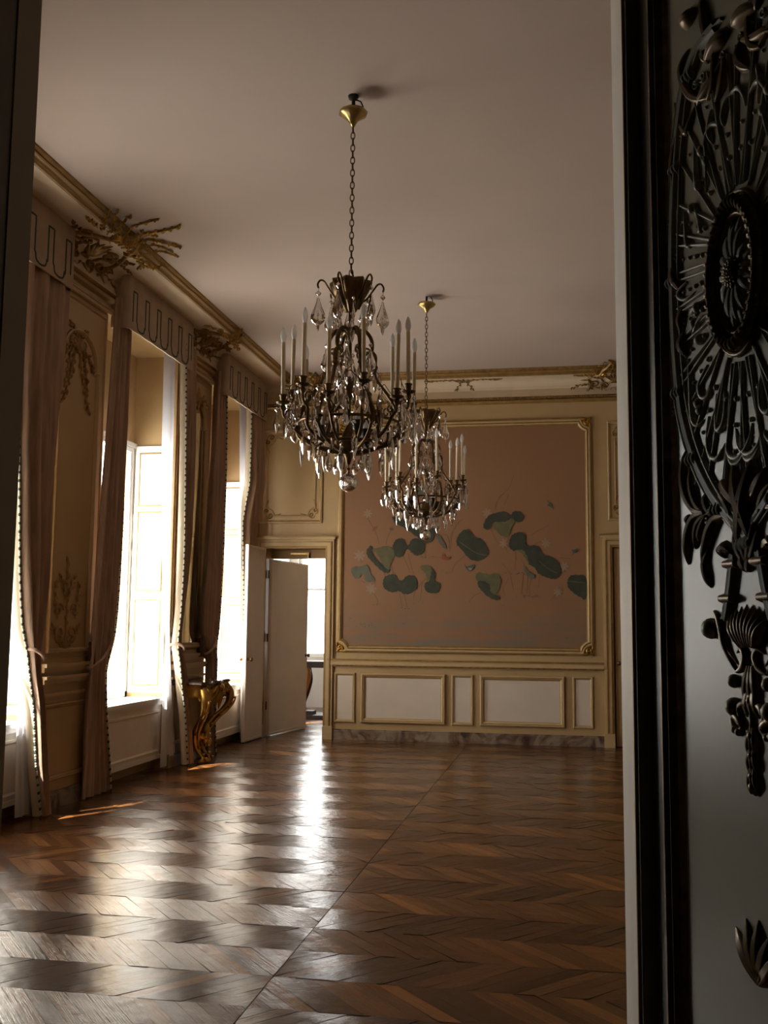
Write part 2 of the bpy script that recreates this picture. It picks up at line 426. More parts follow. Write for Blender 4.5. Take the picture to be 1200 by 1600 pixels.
# ------------------------------------------------------------------ shell
ceil_ = MB(); ceil_.box(-4.9, 2.0, YN - .45, YB + .35, ZC, ZC + .2); struct(ceil_, 'ceiling', 'ceiling')
wl = MB()
edges = sorted([(c + WIN_S - WIN_H, c + WIN_S + WIN_H) for c in WIN_C])
y = YN
for a, b in edges:
    wl.box(XOUT, XL, y, a, 0, 4.5)
    wl.box(XOUT, XL, a, b, Z_HEAD, 4.5)
    wl.box(XOUT, -4.255, a, b, 0, Z_SILL - .04); wl.box(XOUT, XGLASS + .01, a, b, Z_TOP, Z_HEAD)
    y = b
wl.box(XOUT, XL, y, YB, 0, 4.5)
wl.box(XOUT, XL, YN, YB, 4.5, ZC)
struct(wl, 'wall_left', 'stile')
wr = MB(); wr.box(XR, XR + .3, YN, YB, 0, ZC); struct(wr, 'wall_right', 'wall_dim')
D1 = (-3.98, -3.165, 2.50)          # far left doorway: x0, x1, height
D3 = (.575, 1.42, 2.50)             # far right door
wb = MB()
wb.box(XOUT, D1[0], YB, YB + .32, 0, ZC); wb.box(D1[1], D3[0], YB, YB + .32, 0, ZC); wb.box(D3[1], XR + .3, YB, YB + .32, 0, ZC)
wb.box(D1[0], D1[1], YB, YB + .32, D1[2], ZC); wb.box(D3[0], D3[1], YB, YB + .32, D3[2], ZC)
wb.box(D1[0], D1[1], YB + .22, YB + .32, 2.38, D1[2])
wb.box(D3[0], D3[1], YB + .2, YB + .32, 0, D3[2])
struct(wb, 'wall_back', 'stile')
JL, JR, YJ = -1.56, .142, 2.14      # the doorway the photograph is taken through
wn = MB()
wn.box(-4.9, JL, YJ + .01, YN, 0, ZC); wn.box(JR, 2.0, YJ + .01, YN, 0, ZC); wn.box(JL, JR, YJ + .01, YN, 3.4, ZC)
struct(wn, 'wall_near', ['stile'])
# the room the camera stands in
cr = MB()
cr.box(-3.2, -3.05, -2.6, YJ, 0, 4.3); cr.box(2.0, 2.15, -2.6, YJ, 0, 4.3); cr.box(-3.2, 2.15, -2.75, -2.6, 0, 4.3)
struct(cr, 'wall_anteroom', 'backroom')
c2 = MB(); c2.box(-3.2, 2.15, -2.75, YJ, 4.3, 4.45); struct(c2, 'ceiling_anteroom', 'backroom')
# doorway lining: jamb mouldings on both sides
jm = MB()
for sgn, X in ((1, JR), (-1, JL)):
    w = lambda d: X + sgn * d
    def bx(a, b, y0, y1, mi, X=X, sgn=sgn):
        jm.box(min(X + sgn * a, X + sgn * b), max(X + sgn * a, X + sgn * b), y0, y1, 0, 3.4, mi)
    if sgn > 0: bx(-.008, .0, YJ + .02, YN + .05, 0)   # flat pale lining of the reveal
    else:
        bx(-.008, .0, YJ + .02, YN - .10, 4); bx(-.006, .0, YN - .10, YN - .075, 4); bx(-.010, .0, YN - .075, YN + .05, 3)  # left reveal coloured brown to stand for its shade
    bx(-.011, .0, YJ - .004, YJ + .021, 1)           # bead at its edge
    bx(-.004, .05, YJ - .018, YJ + .011, 5)          # architrave fillet
    bx(.0, .10, YN, YN + .03, 0); bx(.08, .11, YN + .03, YN + .05, 1)
struct(jm, 'trim_doorway', ['lining_white', 'gold_paint', 'leafpaint', 'jamb', 'jamb_shade', 'relief'])

# the far room beyond the open doors
fr = MB()
fr.box(-5.2, -5.0, YB + .32, 18.2, 0, 3.6); fr.box(1.0, 1.15, YB + .32, 18.2, 0, 3.6)
fr.box(-5.2, -4.85, 18.0, 18.2, 0, 3.6); fr.box(-3.35, 1.15, 18.0, 18.2, 0, 3.6); fr.box(-4.85, -3.35, 18.0, 18.2, 0, .9); fr.box(-4.85, -3.35, 18.0, 18.2, 3.3, 3.6)
fr.box(-5.2, 1.15, YB + .32, 18.2, 3.6, 3.7)
struct(fr, 'wall_far_room', 'white')

# ------------------------------------------------------------------ windows
def window(idx, c):
    c += WIN_S
    root = empty('window_%d' % idx, (XGLASS, c, Z_SILL)); tag(root, kind='structure')
    y0, y1 = c - WIN_H, c + WIN_H
    f = MB(); X = XGLASS; z0, z1 = Z_SILL, Z_TOP
    def b(ya, yb, za, zb, xa=-.03, xb=.03): f.box(xa, xb, ya - c, yb - c, za - z0, zb - z0)
    b(y0, y0 + .05, z0, z1); b(y1 - .05, y1, z0, z1); b(y0, y1, z0, z0 + .06); b(y0, y1, z1 - .05, z1); b(y0, y1, z1 - .05, z1, -.04, .045)
    b(c - .018, c + .018, z0, z1)
    for s in (-1, 1):
        e0 = c + s * .018; e1 = (y1 - .05) if s > 0 else (y0 + .05); lo, hi = min(e0, e1), max(e0, e1)
        b(lo, lo + .032, z0 + .06, 3.36, -.016, .016); b(hi - .032, hi, z0 + .06, 3.36, -.016, .016); b(lo, hi, z0 + .06, z0 + .14, -.022, .022); b(lo, hi, 3.3, 3.36, -.022, .022)
        for z in (1.6, 2.45): b(lo, hi, z - .008, z + .008, -.010, .010)
    f.build('window_frame', 'white', root)
    for (ya, yb, za, zb) in ((y0 + .05, c - .03, z0 + .06, 3.36), (c + .03, y1 - .05, z0 + .06, 3.36)):
        p = MB(); p.box(-.003, .003, ya - c, yb - c, za - z0, zb - z0); p.build('pane', 'pane', root)
    s_ = MB()                                                   # sill board over the panelled apron
    s_.box(.03, .455, y0 - c + .004, y1 - c - .004, -.035, .0); s_.box(.33, .465, -.845, .845, -.03, .006); s_.box(.33, .45, -.84, .84, -.065, -.03)
    s_.build('window_sill', 'white', root)
    a = MB(); a.box(.33, .42, -.84, .84, .11 - z0, -.03)
    mp = lambda u, v, h: (.42 + h, u, v)
    a.mould(mp, [(-.79, .17 - z0), (.79, .17 - z0), (.79, -.12), (-.79, -.12)], [(-.0, 0), (.004, .012), (.02, .014), (.03, .003), (.036, 0)])
    a.box(.33, .435, -.84, .84, .11 - z0, .15 - z0)
    a.build('apron_panel', 'apron', root)
    # folded shutters lying against the reveals
    for s in (-1, 1):
        sh = MB(); yy = s * (WIN_H - .002)
        ya, yb = (yy - .03, yy) if s > 0 else (yy, yy + .03)
        sh.box(.05, .43, ya, yb, .05, 3.37 - z0)
        mp = (lambda u, v, h, s=s, yy=yy: (u, yy - s * (.03 + h), v))
        for za, zb in ((.12, 1.02), (1.1, 1.95), (2.0, 2.58)):
            sh.mould(mp, [(.09, za), (.39, za), (.39, zb), (.09, zb)], [(0, 0), (.003, .007), (.012, .008), (.018, 0)], 1)
        sh.build('folded_shutter', ['white', 'gold_paint'], root)
    return root
for i, c in enumerate(WIN_C): window(i + 1, c)
w5 = empty('window_5', (-4.1, 18.1, .9)); tag(w5, kind='structure')
m = MB()
for x in (-.75, -.03, .69): m.box(x, x + .06, -.03, .03, 0, 2.4)
m.box(-.75, .75, -.03, .03, 0, .06); m.box(-.75, .75, -.03, .03, 2.34, 2.4); m.box(-.75, .75, -.02, .02, 1.2, 1.24); m.build('window_frame', 'white', w5)
p = MB(); p.box(-.72, .72, -.003, .003, .05, 2.35); p.build('pane', 'pane', w5)

# ------------------------------------------------------------------ cornice: gilded top band, cove, beaded lower band
ZC0, CD, CDB, CQ, CH_ = 4.48, .50, .30, .86, .22   # cove: foot height, depths, share taken by the cove, its rise
def cove_rise(e, d):                                             # height above the foot at projection e
    u = max(0, min(1, 1 - e / d / CQ)); return CH_ * (1 - u ** 4) ** .25
def cove_pt(d, q, h):                                            # q 0..1 from wall to lip; d = depth; returns (projection from wall, z)
    th = q * PI / 2; c, s = math.cos(th), math.sin(th)
    nx, nz = c * CH_, -s * d * CQ; L = math.hypot(nx, nz) or 1
    e = (d - d * c) * CQ; return e + h * nx / L, ZC0 + cove_rise(e, d) + h * nz / L
def map_left(u, a, h):                                           # u along y, a = metres up the cove then out on the ceiling
    if a <= .62: e, z = cove_pt(CD, a / .62, h)
    else: e, z = CD * CQ + (a - .62), ZC - .004 - h - .10 * max(0, 1 - (a - .62) / .14)
    return (XL + e, u, z)
def map_back(u, a, h):
    if a <= .42: e, z = cove_pt(CDB, a / .42, h)
    else: e, z = CDB + (a - .42), ZC - .004 - h - .07 * max(0, 1 - (a - .42) / .14)
    return (u, YB - e, z)
def cornice(side):
    mb = MB(); prof = []
    for i in range(11):
        e, z = cove_pt(1.0, i / 10, 0); prof.append((e, z, 0))
    ext = [(CQ, 4.672, 1), (.885, 4.680, 1), (.90, 4.695, 2), (.895, 4.71, 1), (.90, 4.72, 1), (.94, 4.735, 1), (.955, 4.75, 1), (.945, 4.76, 2), (.975, 4.77, 2), (1.0, 4.782, 2), (1.01, ZC, 2)]
    ext = [(e, 4.702 + (z - 4.672) * .098 / .128, m_) for e, z, m_ in ext]
    full = [(-.02, ZC0 - .09, 0), (.0, ZC0 - .085, 0), (.035, ZC0 - .07, 1), (.05, ZC0 - .05, 1), (.035, ZC0 - .03, 2), (.06, ZC0 - .012, 2), (.045, ZC0, 2)]
    pts = [(e, z, m_, 'a') for e, z, m_ in full] + [(e, z, m_, 'q') for e, z, m_ in prof[1:]] + [(e, z, m_, 'q') for e, z, m_ in ext]
    for i in range(len(pts) - 1):
        row = []
        for P in (pts[i], pts[i + 1]):
            if side == 'left':
                e = P[0] if P[3] == 'a' else P[0] * CD; eb = P[0] if P[3] == 'a' else P[0] * CDB
                row.append([(XL + e, YN, P[1]), (XL + e, YB - eb, P[1])])
            elif side == 'right':
                e = P[0] if P[3] == 'a' else P[0] * CD; eb = P[0] if P[3] == 'a' else P[0] * CDB
                row.append([(XR - e, YN, P[1]), (XR - e, YB - eb, P[1])])
            else:
                e = P[0] if P[3] == 'a' else P[0] * CDB; el = P[0] if P[3] == 'a' else P[0] * CD
                row.append([(XL + el, YB - e, P[1]), (XR - el, YB - e, P[1])])
        mb.grid(row, pts[i + 1][2], False)
    if side == 'back':                                           # gilded beads along the lower band
        n = 190
        for k in range(n):
            x = XL + .1 + (XR - XL - .2) * k / (n - 1)
            mb.lathe([(0, .011), (.011, .004), (.011, -.004), (0, -.011)], (x, YB - .055, ZC0 - .022), 6, 1)
    return mb
struct(cornice('left'), 'trim_cornice_left', ['cove', 'stile', 'gold_paint'])
struct(cornice('right'), 'trim_cornice_right', ['cove', 'stile', 'gold_paint'])
struct(cornice('back'), 'trim_cornice_back', ['cove', 'gold_paint', 'gold_dull'])

# ------------------------------------------------------------------ back wall joinery
bk = lambda u, v, h: (u, YB - h, v)
def rect(x0, x1, z0, z1): return [(x0, z0), (x1, z0), (x1, z1), (x0, z1)]
def notched(x0, x1, z0, z1, r=.13, n=6):                         # concave quarter-round corners
    o = []
    for cx_, cz_, a0 in ((x0, z0, 90), (x1, z0, 180), (x1, z1, 270), (x0, z1, 0)):
        seq = []
        for i in range(n + 1):
            a = math.radians(a0 - 90 * i / n); seq.append((cx_ + r * math.cos(a), cz_ + r * math.sin(a)))
        o += seq
    return o
bb = MB(); bb.box(D1[1] + .06, D3[0] - .12, YB - .035, YB, 0, .115); bb.box(D1[1] + .06, D3[0] - .12, YB - .022, YB, .115, .135)
struct(bb, 'baseboard_back', 'marble')
cr_ = MB(); x0, x1 = D1[1] + .055, D3[0] - .125
for z0, z1, d, mi in ((1.02, 1.045, .045, 1), (.99, 1.02, .035, 0), (.965, .99, .05, 0), (.945, .965, .03, 2)): cr_.box(x0, x1, YB - d, YB, z0, z1, mi)
struct(cr_, 'trim_chair_rail_back', ['mould', 'gold_paint', 'gold_dull'])
PR = [(0, 0), (.004, .018), (.018, .024), (.026, .018), (.032, .022), (.044, .010), (.05, .002), (.055, 0)]
PM = [1, 0, 0, 1, 0, 0, 1]
dd = MB()
for a, b in ((-3.02, -2.74), (-2.665, -1.55), (-1.475, -1.19), (-1.112, -.035), (.06, .315)):
    wide = b - a > .6
    s_ = 1.0 if wide else .62
    dd.add([bk(a, .22, .003), bk(b, .22, .003), bk(b, .865, .003), bk(a, .865, .003)], [(0, 1, 2, 3)], 2)
    dd.mould(bk, rect(a, b, .22, .865), [(i * s_ * 1.15, h * s_ * 1.25 + .003) for i, h in PR], mis=PM)
struct(dd, 'trim_dado_panels_back', ['mould', 'gold_paint', 'panel'])
od = MB()
for a, b in ((-4.1, -3.22), (.53, 1.45)):
    od.add([bk(a, 2.84, .003), bk(b, 2.84, .003), bk(b, 4.13, .003), bk(a, 4.13, .003)], [(0, 1, 2, 3)], 2)
    od.mould(bk, rect(a, b, 2.84, 4.13), [(i * .8, h + .003) for i, h in PR], mis=PM)
    od.mould(bk, notched(a + .09, b - .09, 2.93, 4.04, .11), [(i * .45, h * .6 + .003) for i, h in PR], mis=PM)
    rng = random.Random(5)
    for cx_, sx in ((a + .1, 1), (b - .1, -1)):
        for cz_, sz in ((2.95, 1), (4.02, -1)):
            mpp = (lambda u, v, h, cx_=cx_, sx=sx, cz_=cz_, sz=sz: bk(cx_ + sx * u, cz_ + sz * v, h + .004))
            scroll(od, mpp, (.05, .0), .05, PI, 1.2, 1, .011, .014, 3); scroll(od, mpp, (.0, .06), .045, -PI / 2, 1.2, -1, .011, .014, 3)
            leaf(od, mpp, (.09, -.01), .1, .13, .014, .014, .5, 3); leaf(od, mpp, (-.01, .1), 1.45, .13, .014, .014, -.5, 3)
struct(od, 'trim_overdoor_panels', ['mould', 'gold_paint', 'stile', 'gold_dull'])
# architraves round the two far doorways
ar = MB()
for (a, b, z) in (D1, D3):
    for d0, d1, h, mi in ((-.0, .03, .03, 1), (.03, .075, .045, 0), (.075, .09, .055, 1), (.09, .12, .04, 0)):
                ar.box(a - d1, a - d0, YB - h, YB, 0, z + d1, mi); ar.box(b + d0, b + d1, YB - h, YB, 0, z + d1, mi); ar.box(a - d0, b + d0, YB - h, YB, z + d0, z + d1, mi)
    ar.box(a - .13, a - .0, YB - .06, YB, 0, .17, 0); ar.box(b + .0, b + .13, YB - .06, YB, 0, .17, 0)
    ar.box(a - .14, b + .14, YB - .07, YB, z + .12, z + .15, 0); ar.box(a - .16, b + .16, YB - .09, YB, z + .15, z + .165, 1)
struct(ar, 'trim_door_architraves', ['mould', 'gold_paint'])
bar = MB(); bar.box(-3.7, -3.44, YB + .18, YB + .222, 2.43, 2.455); bar.box(-3.46, -3.445, YB + .17, YB + .2, 2.38, 2.44)
tag(bar.build('door_closer', 'brass_light'), 'small brass closer bar fixed under the far doorway head', 'door closer')

# ------------------------------------------------------------------ doors
def knob(parent, x, y, z, n):                                     # n = +1 / -1: side along local y
    k = MB(); k.lathe([(.0, 0), (.022, .001), (.022, .006), (.009, .01), (.009, .03), (.024, .04), (.027, .052), (.02, .064), (0, .068)], (0, 0, 0), 12, 0, True, axis='y')
    o = k.build('door_knob', 'brass', parent, (x, y, z)); o.scale = (1, n, 1); return o
def plain_leaf(name, label, hinge, ang, w, h, t=.04):
    r = empty(name, hinge); r.rotation_euler = (0, 0, ang); tag(r, label, None, None, 'structure')
    p = MB(); p.box(0, w, -t / 2, t / 2, .012, h)
    for s in (-1, 1):
        mp = lambda u, v, hh, s=s: (u, s * (t / 2 + hh), v)
        p.mould(mp, rect(.015, w - .015, .03, h - .02), [(0, 0), (.003, .005), (.012, .005), (.016, 0)])
    p.build('door_panel', 'door', r)
    for s in (-1, 1): knob(r, w - .06, s * t / 2, 1.04, s)
    hg = MB()
    for z in (.35, 1.25, 2.1): hg.tube([(0, t / 2, z), (0, t / 2, z + .11)], .011, 8)
    hg.build('hinge', 'brass', r)
    return r
plain_leaf('door_2', 'plain off-white door leaf swung open into the long room', (D1[0] - .01, YB - .09, 0), -PI / 2 - .045, .66, 2.5)
plain_leaf('door_3', 'plain off-white door leaf swung open into the far room', (D1[0] + .032, YB + .06, 0), PI / 2 - .150, 1.27, 2.36)
d4 = empty('door_4', (D3[0] + .02, YB + .02, 0)); tag(d4, 'closed cream panelled door with gilt line mouldings', None, None, 'structure')
p = MB(); W = D3[1] - D3[0] - .04; p.box(0, W, 0, .05, .01, 2.49); mp = lambda u, v, h: (u, -h, v)
for z0, z1 in ((.16, .80), (.86, 1.03), (1.1, 2.36)):
    p.mould(mp, rect(.09, W - .09, z0, z1), [(i * .6, h * .6) for i, h in PR], mis=PM)
    if z1 - z0 > .3: p.mould(mp, notched(.15, W - .15, z0 + .06, z1 - .06, .06), [(0, 0), (.002, .006), (.008, .006), (.011, 0)], 1)
p.build('door_panel', ['stile', 'gold_paint'], d4)
g = MB(); rng = random.Random(4)
for z0, sg in ((2.2, -1), (1.2, 1), (.66, -1)):
    for sx, xx in ((1, .19), (-1, W - .19)):
        mpp = lambda u, v, h, z0=z0, sg=sg, sx=sx, xx=xx: mp(xx + sx * u, z0 + sg * v, h + .002)
        twig(g, mpp, (0, 0), 1.2, .2, rng, .005, .006, -.8, 5, 0, .6); scroll(g, mpp, (.04, .0), .035, PI, 1.1, 1, .006, .007)
g.build('gilt_spray', 'gold_dull', d4)
knob(d4, .045, 0, 1.04, -1)

# ------------------------------------------------------------------ left wall piers
lf = lambda u, v, h: (XL + h, u, v)
piers = [(YN, edges[0][0]), (edges[0][1], edges[1][0]), (edges[1][1], edges[2][0])]
bl = MB(); crl = MB(); pnl = MB()
for a, b in piers + [(edges[2][1], YB)]:
    bl.box(XL, XL + .035, a, b, 0, .115); bl.box(XL, XL + .022, a, b, .115, .135)
    for z0, z1, d, mi in ((1.13, 1.16, .05, 0), (1.09, 1.13, .03, 0), (1.035, 1.06, .055, 0), (1.0, 1.035, .035, 0), (.90, .925, .03, 0)): crl.box(XL, XL + d, a + .07, b, z0, z1, mi)
    crl.box(XL, XL + .04, a, b, 4.28, 4.31, 0); crl.box(XL, XL + .05, a, b, 4.31, 4.335, 1)
struct(bl, 'baseboard_left', 'marble'); struct(crl, 'trim_chair_rail_left', ['mould', 'gold_paint'])
def arched(a, b, z0, z1, rise=.30, n=10):
    c, hw = (a + b) / 2, (b - a) / 2; o = [(a, z0), (b, z0), (b, z1 - rise), (b - .05, z1 - rise), (b - .05, z1 - rise + .04)]
    for i in range(n + 1):
        t = PI * i / n; o.append((c + (hw - .05) * math.cos(t), z1 - rise + .04 + (rise - .04) * math.sin(t)))
    o += [(a + .05, z1 - rise + .04), (a + .05, z1 - rise), (a, z1 - rise)]
    return o
for k, (a, b) in enumerate(piers):
    c = (a + b) / 2
    pnl.mould(lf, rect(a + .12, b - .10, .22, .84), [(i * .8, h) for i, h in PR], mis=PM)
    pnl.mould(lf, rect(a + .04, b - .03, 1.2, 4.24), [(i * .35, h * .5) for i, h in PR], mis=PM)
    if k == 1: pnl.mould(lf, arched(a + .12, b - .15, 1.24, 4.0), [(i * .8, h) for i, h in PR], mis=PM)
struct(pnl, 'trim_pier_panels_left', ['mould', 'gold_paint'])
# ------------------------------------------------------------------ pelmets
def pelmet(c, label):
    zb = 4.185; root = empty('window_pelmet', (XL, c, zb)); tag(root, label, 'pelmet', 'cloth pelmets over the windows')
    hw, D, R = .84, .17, .06
    plan = [(0, -hw), (D - R, -hw)]
    plan += [(D - R + R * math.sin(t), -hw + R - R * math.cos(t)) for t in np.linspace(.2, PI / 2, 6)]
    ys = np.linspace(-hw + R, hw - R, 80)[1:-1]
    plan += [(D, y) for y in ys]
    plan += [(D - R + R * math.cos(t), hw - R + R * math.sin(t)) for t in np.linspace(0, PI / 2 - .2, 6)] + [(D - R, hw), (0, hw)]
    def top(e): return ZC0 + cove_rise(e, CD) - zb - .002
    nT = 6; per = (2 * hw) / nT
    def bot(e, y): return -.004 * (.5 + .5 * math.cos(2 * PI * (y + hw) / per + PI)) if e > D - R else 0
    rows = []
    for t in np.linspace(0, 1, 10):
        rows.append([(e, y, bot(e, y) * (1 - t) + top(e) * t) for e, y in plan])
    f = MB(); f.grid(rows, 0, True)
    inner = [[(e - .012 if e > .02 else e, y * (1 - .012 / hw), z) for e, y, z in r] for r in rows]
    f.grid([r[::-1] for r in inner], 0, True); f.grid([inner[0], rows[0]], 1, False)
    f.build('valance_cloth', ['pelmet', 'lining'], root)
    b = MB()                                                       # dark braid in a row of tongues
    for k in range(nT):
        y0 = -hw + per * k
        w1 = per * .15
        P = [(y0 + per * .5 - w1, .075), (y0 + per * .5 - w1, .37), (y0 + per * .5 + w1, .37), (y0 + per * .5 + w1, .10)]
        cup = [(y0 + per * .5 + w1, .10), (y0 + per * .5 + w1 + .015, .085), (y0 + per * .5 + w1 + .02, .06), (y0 + per * .78, .035), (y0 + per, .022), (y0 + per * 1.22, .035), (y0 + per * 1.5 - w1 - .02, .06), (y0 + per * 1.5 - w1 - .015, .085), (y0 + per * 1.5 - w1, .10)]
        path = []
        for q, r_ in zip(P[:-1], P[1:]): path += [(q[0] + (r_[0] - q[0]) * t, q[1] + (r_[1] - q[1]) * t) for t in np.linspace(0, 1, 6)[:-1]]
        path.append(P[-1])
        if k < nT - 1: path += smooth_path(cup, 3)[1:]
        path = [(y, z) for y, z in path if abs(y) < hw - .02]
        b.relief(lambda u, v, h: (D - max(0, abs(u) - (hw - R)) ** 2 / (2 * R) + h, u, v), path, .0085, .006, 5)
    b.build('braid_trim', 'green', root)
    return root
PL = ['cloth pelmet over the window nearest the camera', 'cloth pelmet over the middle window, left of the chandeliers', 'cloth pelmet over the farthest window, beside the open white door']
for c, l in zip(WIN_C[:3], PL): pelmet(c, l)

# ------------------------------------------------------------------ curtains
def drape_rows(prof, X, n, amp, levels=50, ph=0.0, seed=1, cols=None):
    rng = random.Random(seed); z_ = [p[0] for p in prof][::-1]; a_ = [p[1] for p in prof][::-1]; b_ = [p[2] for p in prof][::-1]
    x_ = [p[3] if len(p) > 3 else X for p in prof][::-1]
    cols = cols or n * 9; w0 = abs(prof[0][2] - prof[0][1]); rows = []
    p1, p2 = rng.uniform(0, 6), rng.uniform(0, 6)
    for z in np.linspace(z_[0], z_[-1], levels):
        ya, yb, xc = np.interp(z, z_, a_), np.interp(z, z_, b_), np.interp(z, z_, x_); w = abs(yb - ya); am = amp * min(1.25, (w0 / max(w, .02)) ** .3) * min(1, .45 + w / w0)
        row = []
        for j in range(cols + 1):
            s = j / cols
            wob = .18 * math.sin(2 * PI * (.37 * z + s * 1.3) + p1)
            x = xc + am * (math.sin(2 * PI * n * (s + .02 * math.sin(z * 1.1 + p2)) + ph + wob) + .35 * math.sin(2 * PI * n * 2.3 * s + p2 + .5 * z))
            row.append((x, ya + (yb - ya) * (s + .012 * math.sin(2 * PI * n * s + 1 + ph)), z))
        rows.append(row)
    return rows
def two_sided(rows, th):
    out = []
    for r in rows: out.append([(x - th, y, z) for x, y, z in r])
    return out
def curtain(prof, X, n, amp, label, edge, seed=1, tassel_y=None, tie_z=1.24, fringe=True):
    z0 = 0.0; yc = .5 * (prof[-1][1] + prof[-1][2]); base = (X, yc, 0)
    root = empty('window_curtain', base); tag(root, label, 'curtain', 'heavy curtains at the windows')
    L = lambda p: (p[0] - base[0], p[1] - base[1], p[2])
    rows = [[L(p) for p in r] for r in drape_rows(prof, X, n, amp, 56, seed * 1.7, seed)]
    m = MB(); m.grid(rows, 0, True); bk_ = two_sided(rows, .008); m.grid([r[::-1] for r in bk_], 0, True)
    m.grid([[r[0] for r in rows], [r[0] for r in bk_]], 0, False); m.grid([[r[-1] for r in bk_], [r[-1] for r in rows]], 0, False); m.grid([rows[0], bk_[0]], 0, False)
    m.build('curtain_cloth', ['drape', 'lining'], root)
    e = [r[edge] for r in rows]                                    # edge: 0 or -1, the side next to the glass
    sg = -1 if edge == 0 else 1
    if True:
        ln = MB(); g = []
        for p in e: g.append([(p[0] - .004, p[1], p[2]), (p[0] - .02, p[1] + sg * .010, p[2]), (p[0] - .045, p[1] + sg * .014, p[2]), (p[0] - .06, p[1] + sg * .008, p[2])])
        ln.grid(g, 0, True); ln.grid([[(q[0] - .003, q[1] - sg * .003, q[2]) for q in r][::-1] for r in g], 0, True); ln.build('curtain_lining', 'lining', root)
        fr_ = MB(); path = e; d = 0; k = 0
        for i in range(len(path) - 1):
            a, b = Vector(path[i]), Vector(path[i + 1]); sl = (b - a).length; t = d
            while t < sl:
                p = a + (b - a) * (t / sl); fr_.ball((p.x + .006, p.y + sg * .004, p.z), .0125 if k % 2 else .0115, 6, 1 if k % 3 == 0 else 0, .8, 1, 1.2); t += .021; k += 1
            d = t - sl
        fr_.build('edge_fringe', ['fringe', 'green'], root)
    # tieback
    zt = tie_z; ya = np.interp(zt, [p[0] for p in prof][::-1], [p[1] for p in prof][::-1]); yb = np.interp(zt, [p[0] for p in prof][::-1], [p[2] for p in prof][::-1])
    xt = np.interp(zt, [p[0] for p in prof][::-1], [(p[3] if len(p) > 3 else X) for p in prof][::-1])
    c = L(((xt), (ya + yb) / 2, zt)); ry = abs(yb - ya) / 2 + .012
    tb = MB(); ang = -.35 if edge == -1 else .35
    tb.tube([(c[0] - .004 + (.075 if fringe else .02) * math.cos(t), c[1] + ry * math.sin(t), c[2] - math.sin(t) * ry * ang * 2) for t in np.linspace(0, 2 * PI, 25)[:-1]], .014, 8, True)
    s2 = -sg; yh = c[1] + s2 * (ry + .03)
    hook = (XL + .05 - base[0], (c[1] - .02) if s2 < 0 else (c[1] + .12), c[2] + .13)
    tb.tube(smooth_path([(c[0] - .05, c[1] + s2 * ry * .5, c[2] + .03), (.5 * (c[0] + hook[0]) - .02, .5 * (c[1] + hook[1]), c[2] + .06), hook], 4), .010, 6)
    o = tb.build('tieback_cord', 'drape', root)
    hb = MB(); hb.lathe([(.0, 0), (.03, 0), (.03, .008), (.01, .015), (.01, .05), (.022, .06), (.022, .07), (0, .075)], (hook[0] - .047, hook[1], hook[2]), 10, 0, True, axis='x'); hb.build('holdback_hook', 'brass', root)
    if tassel_y is not None:
        ty = tassel_y - base[1]; ts = MB(); x = -.03
        ts.tube(smooth_path([hook, (x - .03, ty + .12, c[2] + .15), (x, ty, c[2] + .08)], 4), .008, 6)
        ts.lathe([(.0, .09), (.022, .085), (.03, .065), (.022, .045), (.03, .035), (.036, -.02), (.042, -.12), (.0, -.122)], (x, ty, c[2]), 12, 0, True, lobes=6, amp=.05)
        ts.build('tassel', 'tassel', root)
    return root
XD = -3.975
CUR_C = [6.43, 9.10, 11.78]
def right_prof(c, w1=1.0):
    q = [(4.46, .59, 1.12), (4.0, .62, 1.10), (3.3, .66, 1.07), (2.8, .69, 1.06), (2.3, .72, 1.03), (1.85, .74, .99), (1.5, .75, .93), (1.3, .755, .87), (1.22, .77, .87), (1.1, .80, .90), (.9, .88, .99), (.5, .97, 1.10), (.2, 1.04, 1.16), (.012, 1.09, 1.20)]
    return [(z, c - .06 + a * w1, c - .06 + b * w1 + .05) for z, a, b in q]
def left_prof(c):
    q = [(4.46, -.77, -.47), (4.0, -.80, -.46), (3.1, -.87, -.46), (2.5, -.93, -.47), (1.9, -.99, -.50), (1.6, -1.02, -.53), (1.4, -1.02, -.57), (1.28, -1.02, -.62), (1.2, -1.02, -.67), (1.09, -1.03, -.73), (.9, -1.05, -.73), (.6, -1.06, -.69), (.3, -1.07, -.62), (.012, -1.08, -.56)]
    return [(z, c + a, c + b) for z, a, b in q]
WN = ['window nearest the camera', 'middle window', 'farthest window']
